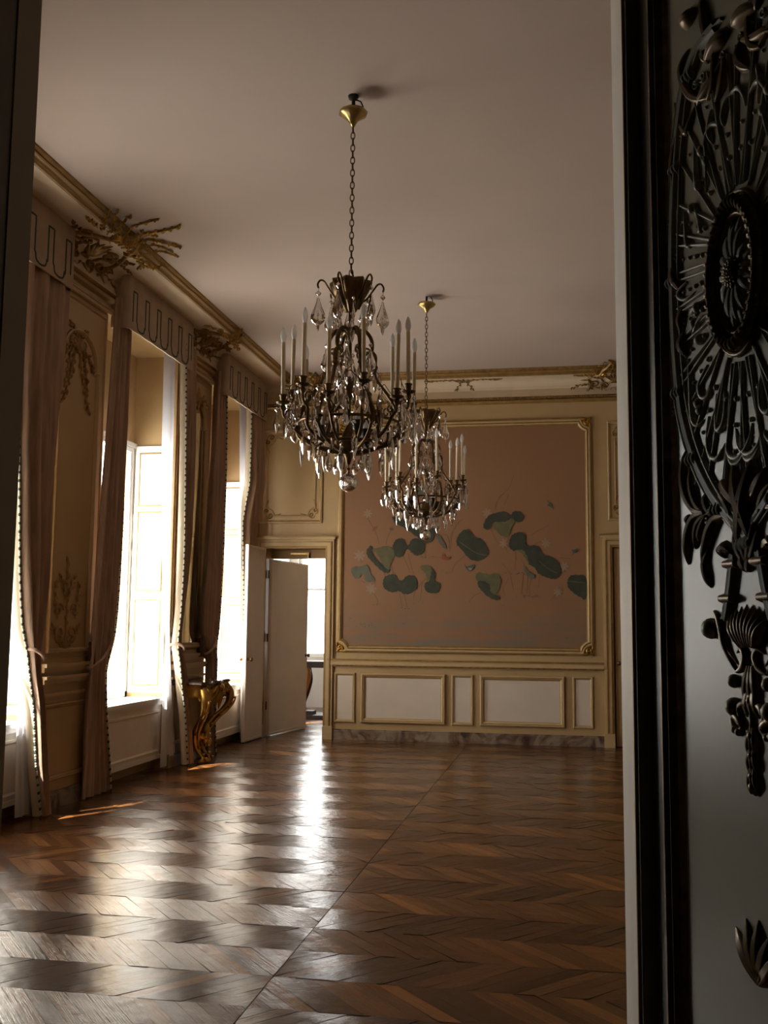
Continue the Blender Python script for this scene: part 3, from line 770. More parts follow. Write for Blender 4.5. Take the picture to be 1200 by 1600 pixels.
for i in range(3):
    c = CUR_C[i]
    pr = right_prof(c)
    if i == 0: pr = [(z, a + .23, b + .02) if z > 2 else (z, a - .05 + .12 * max(0, z - 1.3), b - .02) for z, a, b in right_prof(c)]
    if i == 0: pr = [(4.46, 6.74, 7.44), (4.0, 6.75, 7.43), (3.3, 6.78, 7.38), (2.8, 6.80, 7.36), (2.1, 6.88, 7.35), (1.85, 6.92, 7.33), (1.45, 7.0, 7.27), (1.26, 7.08, 7.2), (1.1, 7.12, 7.23), (.87, 7.2, 7.31), (.4, 7.27, 7.40), (.012, 7.36, 7.5)]
    if i == 1: pr = [(4.46, 9.9, 10.26), (3.9, 9.95, 10.28), (3.3, 10.0, 10.30), (2.8, 10.03, 10.29), (2.3, 10.055, 10.25), (1.9, 10.05, 10.18), (1.6, 10.035, 10.11), (1.4, 10.0, 10.07), (1.25, 9.98, 10.06), (1.1, 10.04, 10.18), (.9, 10.1, 10.27), (.5, 10.24, 10.40), (.012, 10.33, 10.5)]
    if i == 2: pr = [(z, a_, b_, XD if z > 3 else -4.06) for z, a_, min_b in [(z, a_, min(b_, 12.84)) for z, a_, b_ in pr] for b_ in [min_b]]
    curtain(pr, XD, 3, .036, 'heavy taupe curtain tied back at the far side of the ' + WN[i], 0, 11 + i, None, 1.24, i < 2)
    if i == 0: continue                                            # its near curtain lies outside the picture
    pl_ = left_prof(c)
    pl_ = [(z, a_ + .10, b_ + .10) for z, a_, b_ in pl_]
    if i == 2: pl_ = [(z, c - .66, max(b_, c - .52)) if z < 1.15 else (z, a_ + (.12 if z < 1.3 else 0), b_) for z, a_, b_ in pl_]
    curtain(pl_, -4.03, 4, .03, 'heavy taupe curtain with a dark tassel, on the near side of the ' + WN[i], -1, 21 + i, c - .845)

def sheer(prof, X, n, label, seed):
    rows = drape_rows(prof, X, n, .008, 46, seed, seed)
    b = (X, .5 * (prof[-1][1] + prof[-1][2]), 0)
    m = MB(); m.grid([[(x - b[0], y - b[1], z) for x, y, z in r] for r in rows], 0, True)
    return tag(m.build('sheer_curtain', 'sheer', None, b), label, 'sheer curtain', 'white sheer curtains at the windows')
sheer([(4.44, 6.80, 7.05), (3.3, 6.86, 7.08), (2.3, 6.91, 7.11), (1.8, 6.96, 7.13), (1.36, 7.05, 7.17), (1.1, 7.10, 7.2), (.9, 7.11, 7.24), (.64, 7.12, 7.29), (.03, 7.15, 7.38)], -4.075, 2, 'white sheer curtain hanging at the window nearest the camera', 3)
sheer([(4.44, 9.66, 9.98), (3.3, 9.69, 10.0), (2.3, 9.77, 10.01), (1.71, 9.88, 10.03), (1.32, 9.96, 10.06), (1.1, 9.95, 10.1), (.93, 9.94, 10.14), (.5, 9.93, 10.24), (.03, 9.93, 10.34)], -4.075, 2, 'white sheer curtain hanging at the middle window', 5)
sheer([(4.44, 12.2, 12.5), (3.3, 12.3, 12.56), (2.3, 12.4, 12.6), (1.71, 12.5, 12.64), (1.3, 12.55, 12.66), (.9, 12.55, 12.72), (.03, 12.55, 12.85)], -4.11, 5, 'white sheer curtain hanging at the farthest window behind the open door', 7)

# ------------------------------------------------------------------ pier mirror and console table
a, b = piers[2]; cm = (a + b) / 2
mr = empty('pier_mirror', (XL, cm, 1.2)); tag(mr, 'tall arched mirror in a gilt-edged frame above the gilded console table', 'mirror')
mm = lambda u, v, h: (.002 + h, u, v - 1.2)
al = arched(-(b - a) / 2 + .10, (b - a) / 2 - .20, 1.24, 4.02)
g = MB(); n = len(al); g.add([mm(u, v, .006) for u, v in al], [tuple(range(n))]); recalc(g.build('mirror_glass', 'mirror', mr))
fr_ = MB(); fr_.mould(mm, al, [(-.02, 0), (-.016, .03), (.0, .04), (.012, .034), (.02, .038), (.034, .02), (.04, .008)], mis=[1, 0, 0, 1, 0, 1]); fr_.build('mirror_frame', ['mould', 'gold_paint'], mr)
g = MB(); rng = random.Random(12); m2 = lambda u, v, h: mm(u, 4.0 + v, .035 + h)
for s in (-1, 1):
    ms = lambda u, v, h, s=s: m2(s * u, v, h)
    scroll(g, ms, (.10, -.02), .08, PI, 1.2, 1, .016, .02); twig(g, ms, (.05, .03), .2, .28, rng, .008, .012, -.9, 6)
leaf(g, m2, (0, -.1), PI / 2, .24, .05, .03, 0)
g.build('frame_crest', 'gold_dull', mr)

ct = empty('console_table', (XL + .012, cm + .01, 0)); tag(ct, 'gilded carved console table with a marble top between the two farther windows', 'console table')
def top_outline(k, d):
    d *= .84
    o = []
    for t in np.linspace(-1, 1, 29):
        o.append((d * (.90 + .06 * math.cos(t * PI * .5) + .04 * math.cos(t * PI * 3)) * k, t * .47 * k))
    return [(0, -.44 * k)] + o + [(0, .44 * k)]
t = MB()
rows = [[(e, y, z) for e, y in top_outline(k, .46)] for k, z in ((.97, .845), (1.0, .852), (1.0, .868), (.985, .878))]
for r in range(3): t.grid([rows[r], rows[r + 1]], 0, False, True)
t.add(rows[3], [tuple(range(len(rows[3])))]); t.add(rows[0], [tuple(range(len(rows[0])))[::-1]])
t.build('table_top', 'dark_marble', ct)
ap = MB(); oo = top_outline(.93, .45)
ap.grid([[(e, y, z) for e, y in top_outline(k, .45)] for k, z in ((.95, .845), (.94, .82), (.92, .80), (.93, .74), (.90, .715))], 0, True)
am = lambda u, v, h: (.45 * .84 * .92 * (.90 + .06 * math.cos(min(1, abs(u) / .45) * PI * .5) + .04 * math.cos(u / .45 * PI * 3)) + .006 + h, u, v)
rng = random.Random(2)
for s in (-1, 1):
    ms = lambda u, v, h, s=s: am(s * u, v, h)
    scroll(ap, ms, (.20, .755), .06, PI, 1.3, 1, .014, .02); scroll(ap, ms, (.33, .765), .045, 0, 1.3, -1, .012, .018)
    twig(ap, ms, (.08, .72), -.1, .26, rng, .007, .014, .9, 6)
ap.build('apron', 'gold', ct)
ms_ = MB()                                                       # shell mask in the middle of the apron
for k in range(-3, 4):
    leaf(ms_, am, (k * .012, .84), -PI / 2 + k * .28, .27 - abs(k) * .03, .028, .05, 0, 0, .2)
ms_.ball((am(0, .80, .03)), .045, 12, 0, .8, 1, 1)
ms_.build('apron_shell', 'gold', ct)
for s in (-1, 1):
    lg = MB(); pth = smooth_path([(.31, s * .37, .81), (.355, s * .39, .72), (.345, s * .37, .62), (.29, s * .29, .53), (.22, s * .19, .45), (.16, s * .12, .34), (.14, s * .085, .22), (.17, s * .07, .12), (.22, s * .08, .07), (.23, s * .09, .03), (.20, s * .08, .0)], 4)
    lg.tube(pth, [.036 + .012 * math.sin(i * .35) - .012 * i / len(pth) for i in range(len(pth))], 10, False, 0, True, 1.3)
    pth2 = [(p[0] + .05, p[1] + s * .05, p[2] + .005) for p in pth[6:-14]]
    lg.tube(pth2, taper(len(pth2), .022, .3, .2, .5), 8)
    for i in range(6, len(pth) - 6, 4):
        p = pth[i]; lg.ball((p[0] + .035, p[1] + s * .01, p[2]), .022, 8, 0, 1, 1.3, .8)
    for ang in (0, 1, 2, 3, 4):
        lg.lathe([(0, .0), (.02, .03), (.012, .07), (0, .10)], (pth[0][0] + .03 * math.cos(ang), pth[0][1] + .03 * math.sin(ang), pth[0][2] - .14), 6)
    lg.build('leg', 'gold', ct)
st = MB(); st.tube(smooth_path([(.16, -.15, .33), (.22, -.08, .27), (.25, 0, .30), (.22, .08, .27), (.16, .15, .33)], 4), .026, 8)
st.lathe([(0, .42), (.03, .40), (.05, .36), (.035, .32), (.06, .28), (.04, .22), (0, .18)], (.22, 0, 0), 10)
for k in range(9):
    a_ = k * .7; st.ball((.2 + .06 * math.cos(a_), .09 * math.sin(a_), .2 + .012 * k), .03, 7, 0, 1, 1, 1.3)
st.build('stretcher_ornament', 'gold', ct)

# ------------------------------------------------------------------ gilded relief ornament on coves and panels
def cartouche(name, mp, c, label, seed, scale=1.0, up=.5, reach=.45, lip=.60, mats=('gold_dull', 'gold'), cat='gilded ornament'):
    rng = random.Random(seed); g = MB(); S = scale
    for s in (-1, 1):
        ms = lambda u, v, h, s=s: mp(c[0] + s * u * S, c[1] + v * S, h * S)
        scroll(g, ms, (.13, .10), .11, -PI * .9, 1.25, 1, .017, .03); scroll(g, ms, (.30, .16), .10, PI * .1, 1.25, -1, .015, .03); scroll(g, ms, (.20, .36), .11, PI * .9, 1.3, -1, .016, .03); scroll(g, ms, (.34, .42), .07, 0, 1.2, 1, .012, .026)
        p = smooth_path([(.42, .0), (.36, .12), (.40, .28), (.33, .42), (.24, .50), (.12, .62), (.05, .74)], 4); g.relief(ms, p, taper(len(p), .018, .4, .4, .5), .034)
        for k in range(9): leaf(g, ms, (.06 + .042 * k, .02 + .07 * (k % 5)), .2 + .35 * (k % 4), .13, .018, .026, rng.uniform(-1.2, 1.2))
        for k in range(4): twig(g, ms, (.10 + .09 * k, .12 + .14 * (k % 3)), rng.uniform(-.3, .6), reach * rng.uniform(.5, .9), rng, .006, .016, rng.uniform(-1, 1), 8, 0, .75)
        scroll(g, ms, (.15, lip), .07, -PI * .6, 1.2, 1, .013, .035, 1)
        for k in range(6): twig(g, ms, (.03 + .08 * k, lip - .05 + .02 * rng.random()), PI / 2 - .1 - .26 * k, up * rng.uniform(.45, 1.0) * (1 - .07 * k), rng, .005, .016, rng.uniform(-1.6, 1.3), 8, 1, .58)
    ms = lambda u, v, h: mp(c[0] + u * S, c[1] + v * S, h * S)
    for k in range(-3, 4): leaf(g, ms, (.02 * k, .14), PI / 2 + k * .25, .36 - .03 * abs(k), .032, .045, 0, 0, .2)
    twig(g, ms, (0, lip), PI / 2, up, rng, .006, .02, .5, 11, 1, .65); twig(g, ms, (.02, lip), PI / 2 - .35, up * .85, rng, .006, .024, -.7, 9, 1, .62)
    # pivot at the ornament itself, so that it stands where it is fixed
    b0 = Vector(g.v[0]); g.v = [(v[0] - b0.x, v[1] - b0.y, v[2] - b0.z) for v in g.v]
    return tag(g.build(name, list(mats), None, b0), label, cat)
cartouche('cove_cartouche', map_left, (7.82, .0), 'gilded cartouche bursting onto the ceiling between the two nearest pelmets', 31, 1.0, .55)
cartouche('cove_cartouche', map_left, ((piers[2][0] + piers[2][1]) / 2, .0), 'gilded cartouche on the cove above the pier mirror', 32, .95, .16)
cartouche('cove_cartouche', map_back, (-3.28, -.02), 'gilded scrolling ornament at the left end of the far cornice, above the open door', 33, .8, .3, .45, .5)
cartouche('cove_cartouche', map_back, (.62, -.02), 'gilded scrolling ornament at the right end of the far cornice', 34, .8, .36, .45, .5)
g = MB(); rng = random.Random(41)
for s in (-1, 1):
    ms = lambda u, v, h, s=s: map_back(-1.31 + s * u, v, h)
    twig(g, ms, (.03, .30), .25, .40, rng, .008, .012, -.55, 9, 0, .9); twig(g, ms, (.02, .28), -PI / 2 + .2, .22, rng, .007, .012, .4, 5, 0, .8); scroll(g, ms, (.08, .28), .05, PI, 1.2, 1, .008, .012)
    twig(g, ms, (.34, .34), -.2, .14, rng, .006, .01, .3, 5, 0, .7)
for k in range(-1, 2): leaf(g, lambda u, v, h: map_back(-1.31 + u, v, h), (0, .22), PI / 2 + k * .5, .16, .022, .02, 0)
b0 = Vector(g.v[0]); g.v = [(v[0] - b0.x, v[1] - b0.y, v[2] - b0.z) for v in g.v]
tag(g.build('cove_garland', 'gold_dull', None, b0), 'small gilded garland at the middle of the far cornice', 'gilded ornament')
# sprays on the pier panel between the two nearest windows
g = MB(); rng = random.Random(51); P1 = (piers[1][0] + piers[1][1]) / 2 - .06
for s in (-1, 1):
    ms = lambda u, v, h, s=s: lf(P1 + s * u, 3.84 + v, h + .004)
    twig(g, ms, (.02, .0), .0, .30, rng, .009, .016, -1.0, 7); twig(g, ms, (.04, -.05), -PI / 2 + .3, .5, rng, .009, .015, .2, 11, 0, .9); twig(g, ms, (.08, -.02), -1.0, .35, rng, .008, .015, -.6, 8, 0, .9); twig(g, ms, (.0, .03), 1.0, .18, rng, .009, .016, -.5, 5)
    scroll(g, ms, (.09, .03), .07, PI, 1.2, 1, .014, .02)
for k in range(-2, 3): leaf(g, lambda u, v, h: lf(P1 + u, 3.84 + v, h + .004), (0, -.06), PI / 2 + k * .4, .17, .03, .03, 0)
b0 = Vector(g.v[0]); g.v = [(v[0] - b0.x, v[1] - b0.y, v[2] - b0.z) for v in g.v]
tag(g.build('flower_spray', 'gold_dull', None, b0), 'gilded flower spray at the head of the arched panel between the two nearest windows', 'gilded ornament')
g = MB(); rng = random.Random(52)
for s in (-1, 1):
    ms = lambda u, v, h, s=s: lf(P1 + s * u, 1.27 + v, h + .004)
    scroll(g, ms, (.10, .13), .10, -PI * .8, 1.2, 1, .012, .014); scroll(g, ms, (.13, .32), .07, PI, 1.2, -1, .01, .012)
    twig(g, ms, (.02, .02), .4, .26, rng, .007, .01, .6, 7, 0, .8); twig(g, ms, (.15, .25), 1.2, .28, rng, .006, .01, .5, 7, 0, .8); twig(g, ms, (.02, .4), 1.35, .22, rng, .006, .01, -.6, 6, 0, .8)
ms = lambda u, v, h: lf(P1 + u, 1.27 + v, h + .004)
twig(g, ms, (0, .1), PI / 2, .62, rng, .008, .012, .08, 11, 0, .9)
for k in range(-1, 2): leaf(g, ms, (0, .0), PI / 2 + k * .6, .14, .025, .02, 0)
b0 = Vector(g.v[0]); g.v = [(v[0] - b0.x, v[1] - b0.y, v[2] - b0.z) for v in g.v]
tag(g.build('arabesque_ornament', 'gold_paint', None, b0), 'slender gilded arabesque at the foot of the panel between the two nearest windows', 'gilded ornament')
# ------------------------------------------------------------------ wall painting of a lotus pond in its moulded frame
def mk_canvas():
    m, nt, b = new_mat('painted_silk'); N, L = nt.nodes, nt.links
    tc = N.new('ShaderNodeTexCoord'); sp = N.new('ShaderNodeSeparateXYZ'); L.new(tc.outputs['Object'], sp.inputs[0])
    mp = N.new('ShaderNodeMapping'); mp.inputs['Scale'].default_value = (.9, 1, 5.5); L.new(tc.outputs['Object'], mp.inputs['Vector'])
    nz = N.new('ShaderNodeTexNoise'); nz.inputs['Scale'].default_value = 1.6; nz.inputs['Detail'].default_value = 6; L.new(mp.outputs['Vector'], nz.inputs['Vector'])
    mr = N.new('ShaderNodeMapRange'); mr.inputs['From Min'].default_value = .75; mr.inputs['From Max'].default_value = .05; L.new(sp.outputs['Z'], mr.inputs['Value'])   # painted water below, bare ground above
    ml = N.new('ShaderNodeMath'); ml.operation = 'MULTIPLY'; L.new(mr.outputs['Result'], ml.inputs[0])
    r2 = N.new('ShaderNodeMapRange'); r2.inputs['From Min'].default_value = .38; r2.inputs['From Max'].default_value = .68; L.new(nz.outputs['Fac'], r2.inputs['Value'])
    L.new(r2.outputs['Result'], ml.inputs[1])
    n2 = N.new('ShaderNodeTexNoise'); n2.inputs['Scale'].default_value = 1.3; n2.inputs['Detail'].default_value = 3; L.new(tc.outputs['Object'], n2.inputs['Vector'])
    c1 = N.new('ShaderNodeMixRGB'); c1.inputs[1].default_value = (.23, .108, .046, 1); c1.inputs[2].default_value = (.265, .13, .058, 1); L.new(n2.outputs['Fac'], c1.inputs[0])
    c2 = N.new('ShaderNodeMixRGB'); c2.inputs[2].default_value = (.165, .13, .09, 1); L.new(ml.outputs[0], c2.inputs[0]); L.new(c1.outputs[0], c2.inputs[1])
    n3 = N.new('ShaderNodeTexNoise'); n3.inputs['Scale'].default_value = 22; n3.inputs['Detail'].default_value = 4; m3 = N.new('ShaderNodeMapping'); m3.inputs['Scale'].default_value = (.6, 1, 1.6); L.new(tc.outputs['Object'], m3.inputs['Vector']); L.new(m3.outputs['Vector'], n3.inputs['Vector'])
    r3 = N.new('ShaderNodeMapRange'); r3.inputs['From Min'].default_value = .66; r3.inputs['From Max'].default_value = .72; L.new(n3.outputs['Fac'], r3.inputs['Value'])
    m4 = N.new('ShaderNodeMath'); m4.operation = 'MULTIPLY'; L.new(r3.outputs['Result'], m4.inputs[0]); L.new(mr.outputs['Result'], m4.inputs[1])
    c3 = N.new('ShaderNodeMixRGB'); c3.inputs[2].default_value = (.09, .095, .07, 1); L.new(m4.outputs[0], c3.inputs[0]); L.new(c2.outputs[0], c3.inputs[1])
    L.new(c3.outputs[0], b.inputs['Base Color']); b.inputs['Roughness'].default_value = .7
    return m
M['canvas'] = mk_canvas()
M['lotus_dark'] = mat('lotus_leaf_pigment', (.034, .036, .018), .75, var=.28, scale=9)
M['lotus_light'] = mat('pale_lotus_leaf_pigment', (.105, .092, .036), .75, var=.2, scale=9)
M['lotus_grey'] = mat('grey_lotus_leaf_pigment', (.10, .098, .06), .75, var=.2, scale=9)
M['petal_white'] = mat('white_petal_pigment', (.28, .175, .11), .75, var=.08)
M['ink'] = mat('brown_stem_pigment', (.15, .075, .035), .75, var=.15)
M['bird'] = mat('blue_green_bird_pigment', (.05, .085, .075), .75, var=.2)
M['duck'] = mat('russet_duck_pigment', (.22, .06, .03), .75, var=.3)
YP = YB - .012
X0, X1, Z0, Z1 = -2.925, .255, 1.215, 4.10
org = (X0, YP, Z0)
pt = MB()
def wp(u, v, lay): q = on_y(u, v, YP); return (q[0] - org[0], -.00008 * lay, q[2] - org[2])
pt.add([(0, 0, 0), (X1 - X0, 0, 0), (X1 - X0, 0, Z1 - Z0), (0, 0, Z1 - Z0)], [(0, 1, 2, 3)], 0)
pt.add([(0, .01, 0), (X1 - X0, .01, 0), (X1 - X0, .01, Z1 - Z0), (0, .01, Z1 - Z0)], [(3, 2, 1, 0)], 0)
mats_p = ['canvas', 'lotus_dark', 'lotus_light', 'lotus_grey', 'petal_white', 'ink', 'bird', 'duck']
def z5(p): return (530 + p[0] / 5.925, 740 + p[1] / 5.925)
def z6(p): return (720 + p[0] / 5.714, 740 + p[1] / 5.714)
def z8(p): return (520 + p[0] / 2.857, 640 + p[1] / 2.857)
lay = [1]
def blob(fn, pts, mi, wob=.9):
    lay[0] += 1; P = [np.array(p, float) for p in smooth_path([fn(p) for p in pts] + [fn(pts[0])], 5)[:-1]]
    n = len(P); rng = random.Random(n + mi); out = []
    for i, p in enumerate(P):
        t = P[(i + 1) % n] - P[i - 1]; L = math.hypot(*t) or 1; d = wob * math.sin(i * 1.9) * .5 + rng.uniform(-.25, .25)
        out.append((p[0] - t[1] / L * d, p[1] + t[0] / L * d))
    V = [wp(u, v, lay[0]) for u, v in out]; xm = X1 - X0 - .002
    V = [(min(max(x, .002), xm), y, min(max(z, .002), Z1 - Z0)) for x, y, z in V]
    pt.add(V, [tuple(range(n))], mi)
def line(fn, pts, mi=5, w=.45):
    lay[0] += 1; P = smooth_path([fn(p) for p in pts], 5); rows = [[], []]
    for i, p in enumerate(P):
        t = P[min(i + 1, len(P) - 1)] - P[max(i - 1, 0)]; L = math.hypot(*t) or 1
        rows[0].append(wp(p[0] - t[1] / L * w, p[1] + t[0] / L * w, lay[0])); rows[1].append(wp(p[0] + t[1] / L * w, p[1] - t[0] / L * w, lay[0]))
    pt.grid(rows, mi, False)
for pts in ([(560, 1110), (585, 1240)], [(600, 1110), (630, 1240)], [(770, 1000), (700, 1100), (690, 1170)], [(820, 960), (770, 1010), (760, 1100), (750, 1180)], [(640, 740), (660, 830), (690, 930)], [(590, 760), (640, 870), (650, 920)],
            [(480, 830), (500, 930)], [(260, 405), (320, 510), (350, 570), (370, 650)], [(480, 520), (445, 600), (435, 660)], [(190, 770), (210, 830)], [(300, 1080), (350, 1160), (355, 1210)], [(1180, 750), (1080, 830), (1045, 910)],
            [(1110, 440), (1040, 560), (1015, 690)], [(960, 560), (1010, 590), (1025, 720)], [(790, 680), (800, 770)], [(200, 990), (240, 1010)], [(410, 900), (430, 960)], [(1140, 420), (1060, 520), (1030, 700)]): line(z5, pts)
for pts in ([(270, 500), (330, 630)], [(490, 700), (485, 860)], [(480, 690), (500, 770)], [(390, 640), (430, 720)], [(710, 900), (690, 1020)], [(180, 1060), (110, 1100), (75, 1150)], [(850, 1070), (800, 1140)], [(470, 20), (430, 130), (340, 220), (310, 320)],
            [(430, 180), (390, 280)], [(300, 320), (330, 240), (400, 160)], [(790, 460), (690, 510), (630, 550)], [(730, 600), (640, 640)], [(370, 800), (440, 900), (470, 1050)], [(540, 760), (560, 800)], [(560, 880), (540, 1080)], [(600, 900), (590, 1070)], [(430, 930), (380, 1030), (400, 1090)], [(640, 920), (610, 1020), (620, 1080)], [(880, 750), (980, 760)]): line(z6, pts, 5, .32)
def fl(fn, c, r):
    for k in range(7):
        a = k * .9; c2 = (c[0] + r * .5 * math.cos(a), c[1] + r * .5 * math.sin(a)); e = (c[0] + r * math.cos(a), c[1] + r * math.sin(a)); px, py = -math.sin(a) * r * .2, math.cos(a) * r * .2
        blob(fn, [c, (c2[0] + px, c2[1] + py), e, (c2[0] - px, c2[1] - py)], 4, .1)
for c, r in (((265, 370), 45), ((190, 760), 55), ((295, 1065), 55)): fl(z5, c, r)
for c, r in (((235, 355), 45), ((385, 625), 45), ((920, 830), 50), ((868, 1055), 45), ((760, 620), 45), ((1015, 1050), 1)): fl(z6, c, r)
D_ = [(z5, [(500, 660), (520, 620), (560, 600), (600, 610), (615, 650), (640, 665), (665, 620), (700, 600), (750, 610), (790, 650), (790, 700), (760, 745), (710, 755), (670, 730), (640, 700), (610, 710), (600, 745), (560, 775), (515, 760), (495, 710)], 1),
      (z5, [(290, 665), (255, 710), (265, 770), (310, 820), (370, 880), (430, 920), (465, 910), (470, 885), (420, 850), (360, 810), (320, 760), (300, 710), (312, 680)], 1),
      (z5, [(305, 690), (350, 690), (420, 670), (470, 680), (510, 720), (500, 790), (470, 850), (460, 890), (415, 860), (380, 800), (350, 750)], 2),
      (z5, [(110, 880), (150, 860), (200, 860), (240, 845), (280, 870), (290, 930), (330, 970), (325, 995), (270, 1005), (235, 980), (235, 940), (205, 930), (190, 965), (150, 970), (120, 930)], 3),
      (z5, [(405, 1010), (420, 960), (470, 935), (520, 940), (550, 985), (590, 985), (620, 950), (680, 945), (720, 990), (715, 1060), (660, 1105), (600, 1115), (550, 1085), (500, 1100), (440, 1080), (410, 1050)], 1),
      (z5, [(850, 870), (885, 910), (890, 960), (875, 990), (925, 1010), (935, 1050), (910, 1095), (860, 1108), (810, 1090), (790, 1050), (800, 1010), (835, 990), (840, 930)], 1),
      (z5, [(750, 860), (800, 845), (850, 870), (850, 930), (835, 980), (815, 990), (800, 930), (765, 890)], 2),
      (z5, [(640, 90), (700, 70), (760, 100), (800, 150), (760, 200), (720, 245), (690, 220), (660, 160)], 3),
      (z5, [(490, 400), (560, 400), (640, 470), (700, 480), (800, 520), (880, 500), (890, 560), (850, 630), (800, 640), (700, 570), (600, 500), (520, 460)], 1),
      (z5, [(890, 560), (930, 570), (990, 680), (970, 690), (920, 630)], 3),
      (z8, [(555, 570), (580, 540), (610, 538), (635, 570), (665, 580), (690, 620), (690, 650), (650, 675), (610, 665), (575, 625), (553, 600)], 1),
      (z6, [(200, 480), (215, 420), (260, 370), (320, 350), (390, 340), (440, 370), (470, 340), (520, 340), (555, 380), (545, 425), (515, 435), (480, 420), (450, 395), (400, 430), (350, 430), (290, 440), (255, 495), (225, 500)], 1),
      (z6, [(270, 465), (340, 430), (390, 440), (450, 405), (485, 430), (450, 490), (430, 550), (400, 570), (350, 545), (310, 500)], 2),
      (z6, [(430, 620), (450, 560), (490, 530), (540, 525), (580, 560), (575, 610), (610, 650), (650, 640), (700, 660), (730, 720), (800, 740), (850, 770), (890, 830), (895, 880), (860, 930), (810, 940), (750, 920), (690, 890), (660, 840), (610, 810), (590, 740), (560, 690), (510, 680), (470, 690), (435, 660)], 1),
      (z6, [(500, 680), (560, 690), (600, 760), (605, 810), (580, 760), (540, 710)], 2),
      (z6, [(560, 800), (600, 870), (655, 905), (650, 935), (610, 930), (570, 870)], 3),
      (z6, [(950, 970), (975, 915), (1040, 905), (1118, 930), (1118, 1115), (1060, 1100), (1000, 1060), (960, 1020)], 1),
      (z6, [(130, 920), (160, 880), (250, 900), (320, 890), (355, 940), (350, 1000), (320, 1070), (270, 1060), (260, 1000), (210, 960), (150, 960)], 2),
      (z6, [(150, 960), (210, 960), (260, 1000), (270, 1060), (345, 1100), (330, 1130), (260, 1110), (190, 1050), (155, 1000)], 1)]
for fn, pts, mi in D_: blob(fn, pts, mi)
for fn, pts in ((z8, [(565, 590), (640, 640), (690, 650)]), (z6, [(700, 780), (780, 850), (860, 890)]), (z6, [(960, 960), (1110, 975)])): line(fn, pts, 2, .5)
blob(z6, [(765, 235), (800, 265), (815, 290), (830, 320), (800, 295), (770, 285), (785, 270)], 6, .1); blob(z6, [(1040, 665), (1035, 690), (1015, 710), (990, 730), (1005, 705), (985, 680), (1015, 680)], 6, .1)
blob(z5, [(305, 535), (320, 500), (355, 485), (350, 505), (330, 525)], 7, .1); blob(z5, [(470, 500), (495, 505), (490, 525), (470, 520)], 3, .1)
blob(z5, [(930, 770), (950, 775), (960, 735), (985, 770), (1035, 770), (1000, 800), (960, 795)], 7, .1); blob(z6, [(30, 800), (60, 830), (120, 810), (110, 850), (80, 870), (50, 850)], 6, .1); blob(z6, [(60, 840), (100, 845), (85, 865)], 4, .1)
rng = random.Random(8)
for fn, xa, xb, yc in ((z5, 760, 920, 775), (z5, 310, 390, 1220), (z5, 580, 660, 1245), (z5, 940, 1050, 915), (z5, 670, 780, 1190), (z6, 350, 580, 890), (z6, 480, 720, 1095), (z6, 330, 400, 1170), (z5, 140, 320, 1395), (z5, 560, 600, 1390)):
    for k in range(int((xb - xa) / 16)):
        x = xa + rng.random() * (xb - xa); y = yc + rng.gauss(0, 7); r = rng.uniform(4, 9); blob(fn, [(x - r, y), (x, y - r * .5), (x + r, y), (x, y + r * .5)], 3 if rng.random() < .6 else 6, .1)
o = pt.build('wall_painting', mats_p, None, org); tag(o, 'large peach wall painting of dark lotus leaves, birds and stems', 'painting')
fm = empty('painting_frame', (X0 - .06, YB, Z0 - .06)); tag(fm, 'cream and gilt moulded frame with leafy corners around the lotus painting', 'frame')
fl_ = lambda u, v, h: (u - (X0 - .06), -h, v - (Z0 - .06))
f = MB(); f.mould(fl_, notched(X0 - .065, X1 + .065, Z0 - .07, Z1 + .07, .11, 8), [(-.02, .0), (-.016, .022), (0, .03), (.012, .038), (.03, .036), (.042, .044), (.05, .04), (.062, .02), (.07, .016)], mis=[1, 1, 0, 0, 1, 1, 0, 1])
f.mould(fl_, rect(X0 - .012, X1 + .012, Z0 - .012, Z1 + .012), [(-.0, .0), (.002, .022), (.012, .024), (.02, .014)], 1)
f.build('frame_moulding', ['mould', 'gold_paint'], fm)
for cx_, sx in ((X0 - .05, 1), (X1 + .05, -1)):
    for cz_, sz in ((Z0 - .055, 1), (Z1 + .055, -1)):
        g = MB(); rng = random.Random(3); mpp = lambda u, v, h: fl_(cx_ + sx * u, cz_ + sz * v, h + .02)
        scroll(g, mpp, (.03, .03), .05, PI * 1.25, 1.3, 1, .016, .022); leaf(g, mpp, (.04, -.01), -.05, .16, .018, .02, .35); leaf(g, mpp, (-.01, .04), PI / 2 + .05, .16, .018, .02, -.35)
        leaf(g, mpp, (.03, .03), PI * 1.25, .09, .022, .025, .2); leaf(g, mpp, (.03, .0), -.5, .09, .018, .02, .8); leaf(g, mpp, (.0, .03), PI / 2 + .5, .09, .018, .02, -.8)
        g.build('corner_ornament', 'gold', fm)

# ------------------------------------------------------------------ furniture glimpsed in the far room
cm_ = empty('writing_desk', (-3.98, 16.05, 0)); tag(cm_, 'dark-topped desk with a gilded bulging leg glimpsed through the far doorway', 'desk')
t = MB(); t.box(-.38, .42, -.28, .3, .865, .90); t.box(-.35, .39, -.25, .27, .80, .865); t.build('desk_top', 'dark_wood', cm_)
b_ = MB(); b_.lathe([(.02, .28), (.05, .34), (.09, .45), (.13, .58), (.145, .68), (.13, .76), (.10, .80), (.12, .815), (0, .815)], (-.20, -.14, 0), 14); b_.build('bulging_leg', 'orange_wood', cm_)
for x, y in ((.34, -.2), (-.2, .2), (.34, .2)):
    lg = MB(); lg.tube(smooth_path([(x, y, .80), (x + .04, y, .6), (x - .0, y, .4), (x - .06, y, .2), (x - .02, y, .05)], 4), [.05 - .0013 * i for i in range(17)], 8); lg.build('leg', 'dark_wood', cm_)
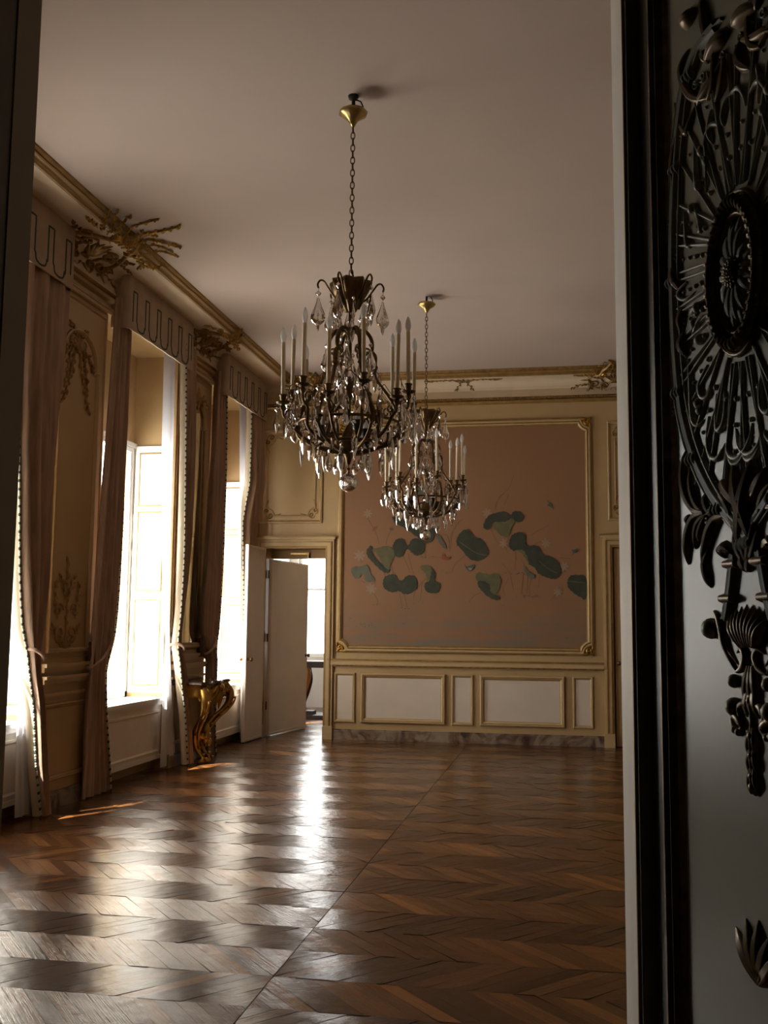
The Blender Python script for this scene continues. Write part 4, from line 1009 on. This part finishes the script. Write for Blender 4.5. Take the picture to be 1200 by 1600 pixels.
st = MB(); st.tube([(-.20, -.14, .30), (-.20, -.14, .03)], .03, 8); st.box(-.42, .42, -.3, .3, .0, .06); st.box(-.36, .0, -.24, .0, .06, .12); st.build('desk_plinth', 'dark_wood', cm_)
# ------------------------------------------------------------------ chandeliers
ZB = 2.29
def crystal_prof(kind):
    if kind == 'pear': return [(0, 0), (.007, -.006), (.007, -.014), (.012, -.03), (.019, -.048), (.026, -.065), (.031, -.078), (.033, -.090), (.030, -.102), (.022, -.114), (.010, -.124), (0, -.128)], .36, 12
    if kind == 'spear': return [(0, 0), (.006, -.006), (.005, -.012), (.015, -.04), (.019, -.056), (.019, -.072), (.013, -.115), (0, -.15)], .5, 8
    if kind == 'almond': return [(0, 0), (.005, -.005), (.012, -.03), (.019, -.055), (.012, -.085), (0, -.105)], .5, 6
CRY = {}
def crystal_mesh(kind):
    if kind in CRY: return CRY[kind]
    pr, fl_, n = crystal_prof(kind); m = MB()
    m.lathe([(r, z - .045) for r, z in pr], (0, 0, 0), n, 0, False, 1, fl_)
    m.lathe([(0, -.012), (.012, -.024), (.012, -.030), (0, -.042)], (0, 0, 0), 8, 0, False, 1, .6)   # button above the drop
    m.tube([(0, 0, .006), (.003, 0, .0), (0, 0, -.012)], .0012, 5, False, 1)
    o = m.build('crystal_drop', ['crystal', 'brass']); me = o.data; bpy.data.objects.remove(o); CRY[kind] = me; return me
def drop(root, kind, r, a, z, sc=1.0, yaw=0.0):
    o = bpy.data.objects.new('crystal_drop', crystal_mesh(kind)); COL.objects.link(o); o.parent = root
    o.location = (r * math.cos(a), r * math.sin(a), z - ZB); o.rotation_euler = (0, 0, yaw * 1.6 + .9 * math.sin(a * 5.3 + z * 9)); o.scale = (sc * 1.12,) * 3; return o
def pol(r, a, z): return (r * math.cos(a), r * math.sin(a), z - ZB)
def chandelier(loc, label):
    root = empty('chandelier', (loc[0], loc[1], ZB)); tag(root, label, 'chandelier', 'bronze and crystal chandeliers')
    z = lambda q: q - ZB
    h = MB(); h.lathe([(0, ZC), (.035, ZC), (.03, ZC - .02), (.012, ZC - .03), (.01, 4.70), (0, 4.70)], (0, 0, -ZB), 12)
    h.tube([(.012, 0, z(4.775)), (.045, .01, z(4.765)), (.06, .01, z(4.73)), (.045, 0, z(4.695))], .005, 6); h.build('ceiling_hook', 'iron', root)
    c = MB(); c.lathe([(0, 4.705), (.05, 4.708), (.082, 4.700), (.09, 4.688), (.085, 4.676), (.06, 4.66), (.035, 4.64), (.02, 4.618), (.012, 4.60), (0, 4.598)], (0, 0, -ZB), 24, 0, True, lobes=8, amp=.03); c.build('ceiling_canopy', 'brass_light', root)
    ch = MB(); zz = 4.600; k = 0
    while zz > 3.66:
        pts = []
        for t in range(12):
            a = 2 * PI * t / 12; w, l = .0125 * math.cos(a), .026 * math.sin(a)
            pts.append((w if k % 2 else 0, 0 if k % 2 else w, z(zz - .022 + l)))
        ch.tube(pts, .0036, 6, True); zz -= .0405; k += 1
    ch.tube([(0, 0, z(zz + .03)), (.014, 0, z(zz + .005)), (0, 0, z(zz - .025)), (0, 0, z(3.56))], .006, 6)
    ch.build('chain', 'brass', root)
    cw = MB(); cw.lathe([(0, 3.60), (.02, 3.60), (.025, 3.57), (.085, 3.575), (.118, 3.592), (.115, 3.565), (.098, 3.52), (.07, 3.47), (.045, 3.43), (.03, 3.40), (0, 3.39)], (0, 0, -ZB), 32, 0, True, lobes=8, amp=.15)
    for k in range(8):
        a = 2 * PI * k / 8; mpp = lambda u, v, hh, a=a: pol(.05 + .055 * max(0, (v - .0)) / .16 + hh + .008, a + u / .1, 3.43 + v); leaf(cw, mpp, (0, .0), PI / 2, .16, .03, .012, 0)
    cw.build('crown', 'brass', root)
    for k in range(6):
        a = 2 * PI * k / 6 + .35; hk = MB(); hk.tube([pol(r, a, q) for r, q in smooth_path([(.05, 3.45), (.10, 3.49), (.135, 3.54), (.165, 3.585), (.19, 3.59), (.205, 3.565), (.20, 3.54)], 4)], .0062, 6); hk.build('crown_hook', 'brass', root)
        drop(root, 'pear', .20, a, 3.545, 1.25); drop(root, 'almond', .20, a, 3.40, .8)
        a2 = a + PI / 6; drop(root, 'almond', .115, a2, 3.49, 1.15, .4); drop(root, 'spear', .075, a2, 3.40, 1.0)
    st = MB(); st.lathe([(0, 3.41), (.014, 3.40), (.012, 3.32), (.028, 3.29), (.03, 3.27), (.012, 3.24), (.010, 3.02), (.026, 2.98), (.032, 2.94), (.02, 2.88), (.010, 2.85), (.010, 2.70), (.04, 2.64), (.055, 2.58), (.06, 2.55), (.035, 2.52), (.02, 2.49), (.012, 2.46), (0, 2.45)], (0, 0, -ZB), 14); st.build('stem', 'brass', root)
    for k in range(6):
        a = 2 * PI * k / 6 + .12; rb = MB()
        p = smooth_path([(.015, 3.27), (.05, 3.292), (.095, 3.275), (.128, 3.225), (.135, 3.165), (.118, 3.135)], 4); rb.tube([pol(r, a, q) for r, q in p], taper(len(p), .014, .7, .5, .5), 8)
        p = smooth_path([(.115, 3.15), (.15, 3.125), (.152, 3.05), (.165, 2.98), (.215, 2.905), (.268, 2.83), (.305, 2.745), (.315, 2.68), (.255, 2.595), (.14, 2.545), (.03, 2.528)], 4); rb.tube([pol(r, a, q) for r, q in p], [.0125 + .003 * math.sin(i * .35) for i in range(len(p))], 8)
        for q, i in ((p[8], 0), (p[20], 1), (p[28], 2)): rb.ball(pol(q[0], a, q[1]), .021, 8)
        s_ = spiral((.095, 3.145), .035, 0, 1.1, 1, .3, 12); rb.tube([pol(r, a, q) for r, q in s_], .006, 6)
        rb.build('scrolled_rib', 'brass', root)
        drop(root, 'spear', .155, a, 3.11, 1.0); drop(root, 'pear', .155, a + .5, 3.20, 1.0, .5); drop(root, 'pear', .08, a + .5, 3.14, 1.1); drop(root, 'almond', .03 + .05, a, 3.02, 1.3)
    rg = MB(); rg.tube([pol(.312, 2 * PI * i / 48, 2.70) for i in range(48)], .009, 8, True); rg.tube([pol(.20, 2 * PI * i / 40, 2.578) for i in range(40)], .010, 8, True); rg.build('lower_ring', 'brass', root)
    # candle arms
    protos = []
    for tier in range(2):
        R_, zb = ((.405, 2.80), (.37, 2.875))[tier]
        am = MB(); p = smooth_path([(.20, 2.568), (.27, 2.60), (.33, 2.65), (R_ - .04, 2.70 + tier * .05), (R_ - .005, 2.73 + tier * .06), (R_, zb - .03)], 4); am.tube([(r, 0, q - zb) for r, q in p], taper(len(p), .010, .8, .75, .3), 8)
        s_ = spiral((R_ - .055, zb - .055), .04, -.3, 1.1, 1, .3, 12); am.tube([(r, 0, q - zb) for r, q in s_], .0055, 6)
        am.lathe([(0, -.045), (.012, -.04), (.02, -.02), (.012, -.004), (0, 0)], (R_, 0, 0), 10)
        for s in (-1, 1):                                      # wire hoop that carries a drop
            am.tube(smooth_path([(R_ - .01, s * .01, .0), (R_ - .03, s * .045, .05), (R_ - .03, s * .075, .075), (R_ - .02, s * .10, .05), (R_ - .015, s * .105, .01)], 3), .0026, 5)
        dp = MB(); dp.lathe([(0, -.004), (.02, -.002), (.036, .004), (.043, .012), (.041, .014), (.02, .006), (.013, .01), (.014, .02), (.019, .032), (.018, .045), (.024, .052), (.024, .058), (0, .058)], (0, 0, 0), 18)
        cs = MB(); cs.lathe([(.0125, .05), (.0125, .375), (.012, .378), (0, .378)], (0, 0, 0), 12)
        bl_ = MB(); bl_.lathe([(.008, .376), (.012, .386), (.0175, .405), (.0185, .42), (.015, .442), (.008, .462), (0, .475)], (0, 0, 0), 12)
        protos.append((R_, zb, am, dp, cs, bl_))
    meshes = {}
    for k in range(12):
        tier = k % 2; R_, zb, am, dp, cs, bl_ = protos[tier]; a = math.radians(25 + 30 * k)
        if tier not in meshes:
            q = []
            for mb_, n_, mt in ((am, 'candle_arm', 'brass'), (dp, 'drip_pan', 'brass'), (cs, 'candle_sleeve', 'candle'), (bl_, 'candle_bulb', 'bulb')):
                o_ = mb_.build(n_, mt); q.append((n_, o_.data)); bpy.data.objects.remove(o_)
            meshes[tier] = q
        q = meshes[tier]; ao = bpy.data.objects.new(q[0][0], q[0][1]); COL.objects.link(ao); ao.parent = root; ao.location = (0, 0, zb - ZB); ao.rotation_euler = (0, 0, a)
        for n_, me in q[1:]:
            so = bpy.data.objects.new(n_, me); COL.objects.link(so); so.parent = ao; so.location = (R_, 0, 0)
            so.rotation_euler = (.012 * math.sin(k * 2.3), .014 * math.cos(k * 3.1), 0)
        da = .105 / R_
        drop(root, 'pear' if tier == 0 else 'spear', R_ - .015, a + da, zb + .01, 1.0, .3 * math.sin(k)); drop(root, 'spear' if tier == 0 else 'pear', R_ - .015, a - da, zb + .01, .95)
        drop(root, 'spear' if k % 3 else 'almond', R_ + .035, a, zb - .0, 1.1)
    for k in range(14):
        a = 2 * PI * k / 14; drop(root, ('almond', 'spear')[k % 2], .287, a + .1, 2.69, 1.15, .2 * k)
        if k % 2 == 0: drop(root, 'spear', .20, a + .2, 2.575, .9, .5)
    for k in range(6):
        a = 2 * PI * k / 6 + .4; drop(root, 'pear', .12, a, 2.56, .8, .2)
    for k in range(3):
        a = 2 * PI * k / 3 - PI / 2 + .55; cu = MB(); cu.lathe([(0, 2.60), (.02, 2.605), (.028, 2.64), (.034, 2.675), (.045, 2.69), (.045, 2.695), (.03, 2.68), (0, 2.66)], pol(.16, a, 0)[:2] + (-ZB,), 14); cu.tube([pol(.19, a, 2.57), pol(.16, a, 2.60)], .009, 6); co = cu.build('inner_lamp_cup', 'iron', root)
        b_ = MB(); b_.lathe([(.012, 2.675), (.018, 2.70), (.017, 2.725), (.008, 2.748), (0, 2.757)], pol(.16, a, 0)[:2] + (-ZB,), 12); b_.build('lamp_bulb', 'bulb', co)
    b = MB(); n = 16; b.lathe([(.056 * math.sin(PI * i / 14), .056 * math.cos(PI * i / 14)) for i in range(15)], (0, 0, 2.346 - ZB), 24); b.build('crystal_ball', 'crystal', root)
    w = MB(); w.tube([(0, 0, z(2.47)), (0, 0, z(2.40))], .004, 6); w.lathe([(0, 2.44), (.014, 2.43), (.006, 2.415), (.012, 2.405), (0, 2.398)], (0, 0, -ZB), 10); w.build('ball_hook', 'brass', root)
    return root
CH1 = chandelier((-1.288, 5.90), 'bronze chandelier with candle bulbs and crystal drops, nearer the camera')
def copy_tree(o, parent=None):
    c = o.copy(); COL.objects.link(c); c.parent = parent
    for ch in list(o.children): copy_tree(ch, c)
    return c
CH2 = copy_tree(CH1); CH2.location = (-1.365, 9.85, ZB + .03)
CH2['label'] = 'smaller-looking second chandelier hanging in front of the lotus painting'

# ------------------------------------------------------------------ carved double door, right leaf, open towards the camera
PHI = math.radians(21); HG = np.array([.166, 2.11])
DV = np.array([math.sin(PHI), -math.cos(PHI)]); NV = np.array([-math.cos(PHI), -math.sin(PHI)])
dr = empty('door_1', (HG[0], HG[1], 0)); tag(dr, 'grey-green carved double-door leaf with browned gilt rococo relief, open at the right edge', None, None, 'structure')
RH = .62
def dl(s, z, h): return (DV[0] * s + NV[0] * h, DV[1] * s + NV[1] * h, z)
def tr(u, v):                                                    # a traced picture point laid on the leaf's own plane
    r = ray(u, v); t = (NV @ HG) / (NV @ r[:2]); p = r * t
    return (float(DV @ (p[:2] - HG)), float(CAM_H + p[2]))
LW, LH = .70, 3.36; S0 = .108; SA = LW / 2
pn = MB()
pn.mbox(dl, 0, LW, .01, LH, -.055, -.012, 0); mi_ = 1
for a, b, c_, d in ((0, S0 - .055, .01, LH), (LW - S0 + .055, LW, .01, LH), (S0 - .055, LW - S0 + .055, .01, .30), (S0 - .055, LW - S0 + .055, 3.2, LH)): pn.mbox(dl, a, b, c_, d, -.02, 0, 1)
pn.build('door_panel', ['leafpaint', 'dark_stile'], dr)
ml_ = MB(); ml_.mould(dl, rect(S0 - .062, LW - S0 + .062, .30, 3.2), [(0, .0), (.006, .008), (.016, .010), (.024, .002), (.034, .006), (.046, -.006), (.06, -.012)], mis=[0, 1, 1, 0, 1, 1]); ml_.build('panel_moulding', ['dark_stile', 'relief_gold'], dr)
B0 = -.012
def both(mb, fn):                                                # the carving is symmetrical about the leaf's centre line
    for s in (1, -1): fn(mb, (lambda u, v, h, s=s: dl(SA + s * (u - SA), v, h * RH + B0)))
def T(pts, k=4): return [tuple(p) for p in smooth_path([tr(*p) for p in pts], k)]
def stroke(mb, mpp, pts, w, h, mi=0, k=4, tp=True, n=7, groove=.0):
    p = T(pts, k); L = len(p); mb.relief(mpp, p, taper(L, w, .3, .1, .4) if tp else w, taper(L, h, .5, .25, .5) if tp else h, n, mi, 0, groove)
MT = ['relief', 'relief_gold']
def f_oval(mb, mpp):
    pts = [(1110, 40), (1080, 80), (1062, 140), (1051, 230), (1046, 330), (1045, 430), (1049, 540), (1056, 620), (1068, 680), (1085, 730), (1108, 775), (1135, 810), (1160, 836)]
    p = T(pts); mb.relief(mpp, p, .017, .02, 9, 0, 0, .5)
    p2 = [(a + .024, b) for a, b in p]; mb.relief(mpp, p2, .005, .012, 5, 0)
    p3 = [(a - .022, b) for a, b in p[4:]]; mb.relief(mpp, p3, .004, .010, 5, 0)
    for i in range(6, len(p), 7):
        for q in (-.012, 0, .012): leaf(mb, mpp, (p[i][0] + q, p[i][1]), -PI / 2, .03, .007, .026, 0, 0)
g = MB(); both(g, f_oval); g.build('oval_frame', MT, dr)
cz = tr(1136, 432)[1]; zr, sr = .127, .077
g = MB(); ell = [(SA + sr * math.cos(t), cz + zr * math.sin(t)) for t in np.linspace(0, 2 * PI, 61)]; d0 = lambda u, v, h: dl(u, v, h * .8 + B0)
g.relief(d0, ell, .012, .030, 9, 0); g.relief(d0, [(SA + (a - SA) * .80, cz + (b - cz) * .84) for a, b in ell], .006, .016, 5, 0); g.relief(d0, [(SA + (a - SA) * 1.18, cz + (b - cz) * 1.14) for a, b in ell], .005, .012, 5, 0)
for k in range(40):
    t = 2 * PI * k / 40; x, y = SA + sr * math.cos(t), cz + zr * math.sin(t); ang = math.atan2(math.sin(t) * sr, math.cos(t) * zr)
    leaf(g, lambda u, v, h: d0(u, v, h + .018), (x - .012 * math.cos(ang), y - .012 * math.sin(ang)), ang, .025, .0058, .018, 0, 0)
g.build('medallion_ring', 'relief_gold', dr)
g = MB(); g.relief(d0, [(SA - .06, cz), (SA, cz), (SA + .06, cz)], [.02, .10, .02], .004, 7)
for k in range(24):
    t = 2 * PI * k / 24; kk = 1 if k % 2 else .84
    rr = (sr * .74 * kk, zr * .79 * kk); p0 = np.array([SA + .018 * math.cos(t), cz + .026 * math.sin(t)]); p1 = np.array([SA + rr[0] * math.cos(t), cz + rr[1] * math.sin(t)])
    path = [p0 + (p1 - p0) * q for q in np.linspace(0, 1, 9)]
    g.relief(lambda u, v, h: d0(u, v, h + (.004 if k % 2 else .010)), path, [.004, .006, .0085, .010, .011, .010, .0085, .006, .0015], [.010, .012, .013, .014, .014, .013, .011, .008, .003], 7, 0, 0, .4)
ro = g.build('rosette', ['relief'], dr)
g = MB()
for k in range(60):
    r_ = .022 * math.sqrt(k / 60); t = k * 2.399; p_ = d0(SA + r_ * math.cos(t), cz + 1.2 * r_ * math.sin(t), .020 + .014 * (1 - k / 60)); g.ball(p_, .0038, 6)
g.build('rosette_seeds', 'relief_gold', ro)
def f_rays(mb, mpp):
    rng = random.Random(6)
    for t in [-1.45, -1.25, -1.0, -.72, -.45, -.15, .15, .45, .72, 1.0, 1.25, 1.45]:
        t2 = PI - t; c_, s_ = math.cos(t2), math.sin(t2)
        a = np.array([SA + sr * 1.28 * c_, cz + zr * 1.24 * s_]); lim = min(.19 / max(.01, abs(c_)), .36 / max(.01, abs(s_)) ); e = np.array([SA + min(.30, lim) * c_ * 1.2, cz + min(.42, lim * 1.05) * s_ * 1.08])
        for off in (-.016, .016):
            px = np.array([-s_, c_]) * off; path = [a + (e - a) * q + px * (1 + .8 * q) for q in np.linspace(0, 1, 8)]; mb.relief(mpp, path, .0034, .009, 5, 0)
        for k in range(4):
            p_ = a + (e - a) * (.25 + .18 * k); mb.ball(mpp(p_[0], p_[1], .002), .0055 - .0007 * k, 7)
        e2 = e + np.array([c_, s_]) * .012; scroll(mb, mpp, (e2[0] + .014, e2[1]), .014, PI, 1.1, 1 if s_ > 0 else -1, .003, .009); scroll(mb, mpp, (e2[0] - .014, e2[1]), .014, 0, 1.1, -1 if s_ > 0 else 1, .003, .009)
g = MB(); both(g, f_rays); g.build('radiating_flutes', MT, dr)
def f_scr(mb, mpp):                                              # loops and scrolls between medallion and oval
    for pts in ([(1068, 560), (1072, 600), (1075, 650), (1082, 665), (1092, 655)], [(1098, 570), (1086, 600), (1090, 620), (1100, 618), (1104, 590)], [(1100, 650), (1098, 690), (1104, 712), (1114, 716), (1122, 702), (1124, 692)], [(1112, 615), (1112, 660), (1116, 672), (1124, 660), (1126, 630), (1122, 600)],
                [(1128, 690), (1130, 705), (1138, 715), (1150, 712), (1162, 690), (1166, 660)], [(1146, 690), (1158, 716), (1170, 716), (1178, 700), (1181, 676)], [(1062, 330), (1066, 370), (1070, 385), (1076, 375)], [(1078, 320), (1086, 345), (1088, 360), (1082, 362)],
                [(1078, 215), (1080, 260), (1082, 290), (1088, 300)], [(1104, 170), (1100, 205), (1106, 225)], [(1092, 215), (1098, 245), (1095, 300)], [(1132, 150), (1146, 136), (1156, 148), (1156, 165)], [(1162, 150), (1176, 126), (1190, 140), (1192, 190)], [(1066, 440), (1058, 450), (1054, 462), (1064, 468), (1078, 455)], [(1072, 490), (1080, 480), (1092, 470)], [(1076, 520), (1086, 500), (1098, 490)]):
        stroke(mb, mpp, pts, .0065, .014, 0)
    for c in ((1075, 325), (1090, 235), (1098, 250), (1085, 290), (1083, 480), (1079, 505), (1086, 530), (1085, 630), (1088, 640)): q = tr(*c); mb.ball(mpp(q[0], q[1], .004), .011, 7)
g = MB(); both(g, f_scr); g.build('pierced_scrollwork', MT, dr)
def f_aca(mb, mpp):                                              # gilded acanthus sprays at the waist of the design
    for pts, w in (([(1092, 800), (1078, 796), (1067, 775), (1062, 745), (1064, 715), (1070, 697)], .013), ([(1092, 800), (1082, 790), (1075, 768), (1072, 742), (1075, 722)], .010), ([(1092, 802), (1078, 808), (1070, 830), (1066, 860), (1068, 882)], .012), ([(1094, 804), (1084, 818), (1080, 840), (1079, 858)], .010), ([(1096, 804), (1090, 820), (1086, 838), (1085, 846)], .010),
                   ([(1128, 806), (1112, 810), (1102, 830), (1094, 862), (1090, 886)], .013), ([(1100, 858), (1094, 880), (1098, 905), (1103, 918)], .010), ([(1132, 812), (1118, 800), (1104, 798), (1096, 804)], .010), ([(1104, 806), (1098, 790), (1098, 776), (1104, 766)], .012), ([(1140, 830), (1134, 800), (1124, 780), (1112, 772)], .011),
                   ([(1168, 840), (1158, 800), (1148, 762), (1140, 722)], .022), ([(1150, 790), (1138, 775), (1126, 758), (1122, 748)], .016), ([(1160, 880), (1152, 850), (1142, 820), (1130, 800)], .012), ([(1162, 890), (1150, 868), (1142, 845), (1140, 825)], .010), ([(1134, 862), (1126, 856), (1121, 862), (1126, 872)], .014), ([(1160, 892), (1154, 880), (1150, 868)], .012),
                   ([(1070, 805), (1066, 812), (1068, 820)], .008)):
        stroke(mb, mpp, pts, w, w * 1.9, 1, 4, True, 9, .35)
    for pts, w in (([(1098, 152), (1080, 153), (1066, 138), (1059, 112), (1062, 92), (1069, 76)], .013), ([(1058, 35), (1066, 30), (1074, 22), (1076, 10)], .020), ([(1080, 165), (1072, 185), (1066, 205), (1060, 200), (1052, 185), (1046, 160)], .010), ([(1052, 205), (1048, 240), (1046, 275), (1050, 300)], .014), ([(1098, 155), (1108, 130), (1110, 95), (1108, 60)], .012), ([(1112, 158), (1122, 130), (1126, 105), (1120, 90)], .014), ([(1100, 95), (1094, 85), (1092, 78)], .014),
                   ([(1096, 60), (1094, 30), (1088, -10)], .014), ([(1150, 62), (1170, 58), (1190, 46), (1200, 44)], .012), ([(1140, 40), (1155, 20), (1180, 5)], .02), ([(1060, 480), (1056, 500), (1058, 520)], .012), ([(1062, 520), (1060, 540), (1066, 556)], .016), ([(1044, 415), (1048, 435), (1058, 455)], .016)):
        stroke(mb, mpp, pts, w, w * 1.7, 1, 4, True, 9, .3)
g = MB(); both(g, f_aca); g.build('acanthus_spray', MT, dr)
def f_stem(mb, mpp):
    p = T([(1140, 866), (1136, 900), (1132, 935), (1127, 968)]); mb.relief(mpp, p, .017, .02, 9, 0, 0, .5)
    for q in (2, 8): mb.relief(mpp, [(p[q][0] - .018, p[q][1]), p[q], (p[q][0] + .018, p[q][1])], .010, .026, 5, 1)
    for pts, w in (([(1108, 955), (1114, 965), (1120, 985), (1124, 1005), (1132, 1028), (1142, 1050)], .010), ([(1142, 1050), (1152, 1042), (1156, 1025), (1150, 1014), (1142, 1020)], .009), ([(1120, 962), (1118, 985), (1128, 1012), (1144, 1038)], .007), ([(1130, 1110), (1140, 1118), (1148, 1126), (1152, 1136), (1144, 1140)], .010), ([(1164, 1100), (1152, 1102), (1148, 1112), (1150, 1128)], .010), ([(1134, 1122), (1138, 1134), (1148, 1142)], .007)): stroke(mb, mpp, pts, w, w * 1.6, 1, 4, True, 7)
    for c, r in (((1104, 982), .019), ((1139, 1064), .012), ((1139, 1104), .016), ((1140, 1140), .007), ((1146, 1144), .007)): q = tr(*c); mb.ball(mpp(q[0], q[1], .004), r, 10)
g = MB(); both(g, f_stem); g.build('lower_scroll', MT, dr)
g = MB(); sb_ = tr(1166, 1012); st_ = tr(1166, 944); Ls = st_[1] - sb_[1]
for k in range(-4, 5): leaf(g, lambda u, v, h: dl(u, v, h + B0 + .004), (SA + k * .005, sb_[1]), PI / 2 - k * .15, Ls * (1 - .03 * abs(k)), .0085, .016, -k * .05, 0, 0)
g.build('shell', ['relief_gold'], dr)
g = MB(); zt = tr(1163, 1040)[1]
for zc_, L_, w_ in ((zt, .07, .026), (tr(1163, 1075)[1], .05, .03), (tr(1164, 1135)[1], .055, .014), (tr(1165, 1165)[1], .05, .015), (tr(1166, 1195)[1], .05, .013)):
    for k in (-1, 0, 1): leaf(g, d0, (SA + k * w_ * .25, zc_), -PI / 2 + k * .2, L_, w_ * .36, .014, 0, 0, .2)
g.relief(d0, [(SA, tr(1164, 1085)[1]), (SA, tr(1166, 1232)[1])], .0045, .009, 5)
for v in (1095, 1150, 1180, 1212, 1228): q = tr(1165, v); p_ = d0(SA, q[1], .006); g.ball(p_, .0075, 8)
g.build('pendant_husks', ['relief_gold'], dr)
g = MB(); zf = tr(1197, 1490)[1]
for k in range(-2, 3): leaf(g, d0, (SA, zf - .06), PI / 2 + k * .4, .10, .018, .02, 0)
g.build('lower_palmette', ['relief_gold'], dr)
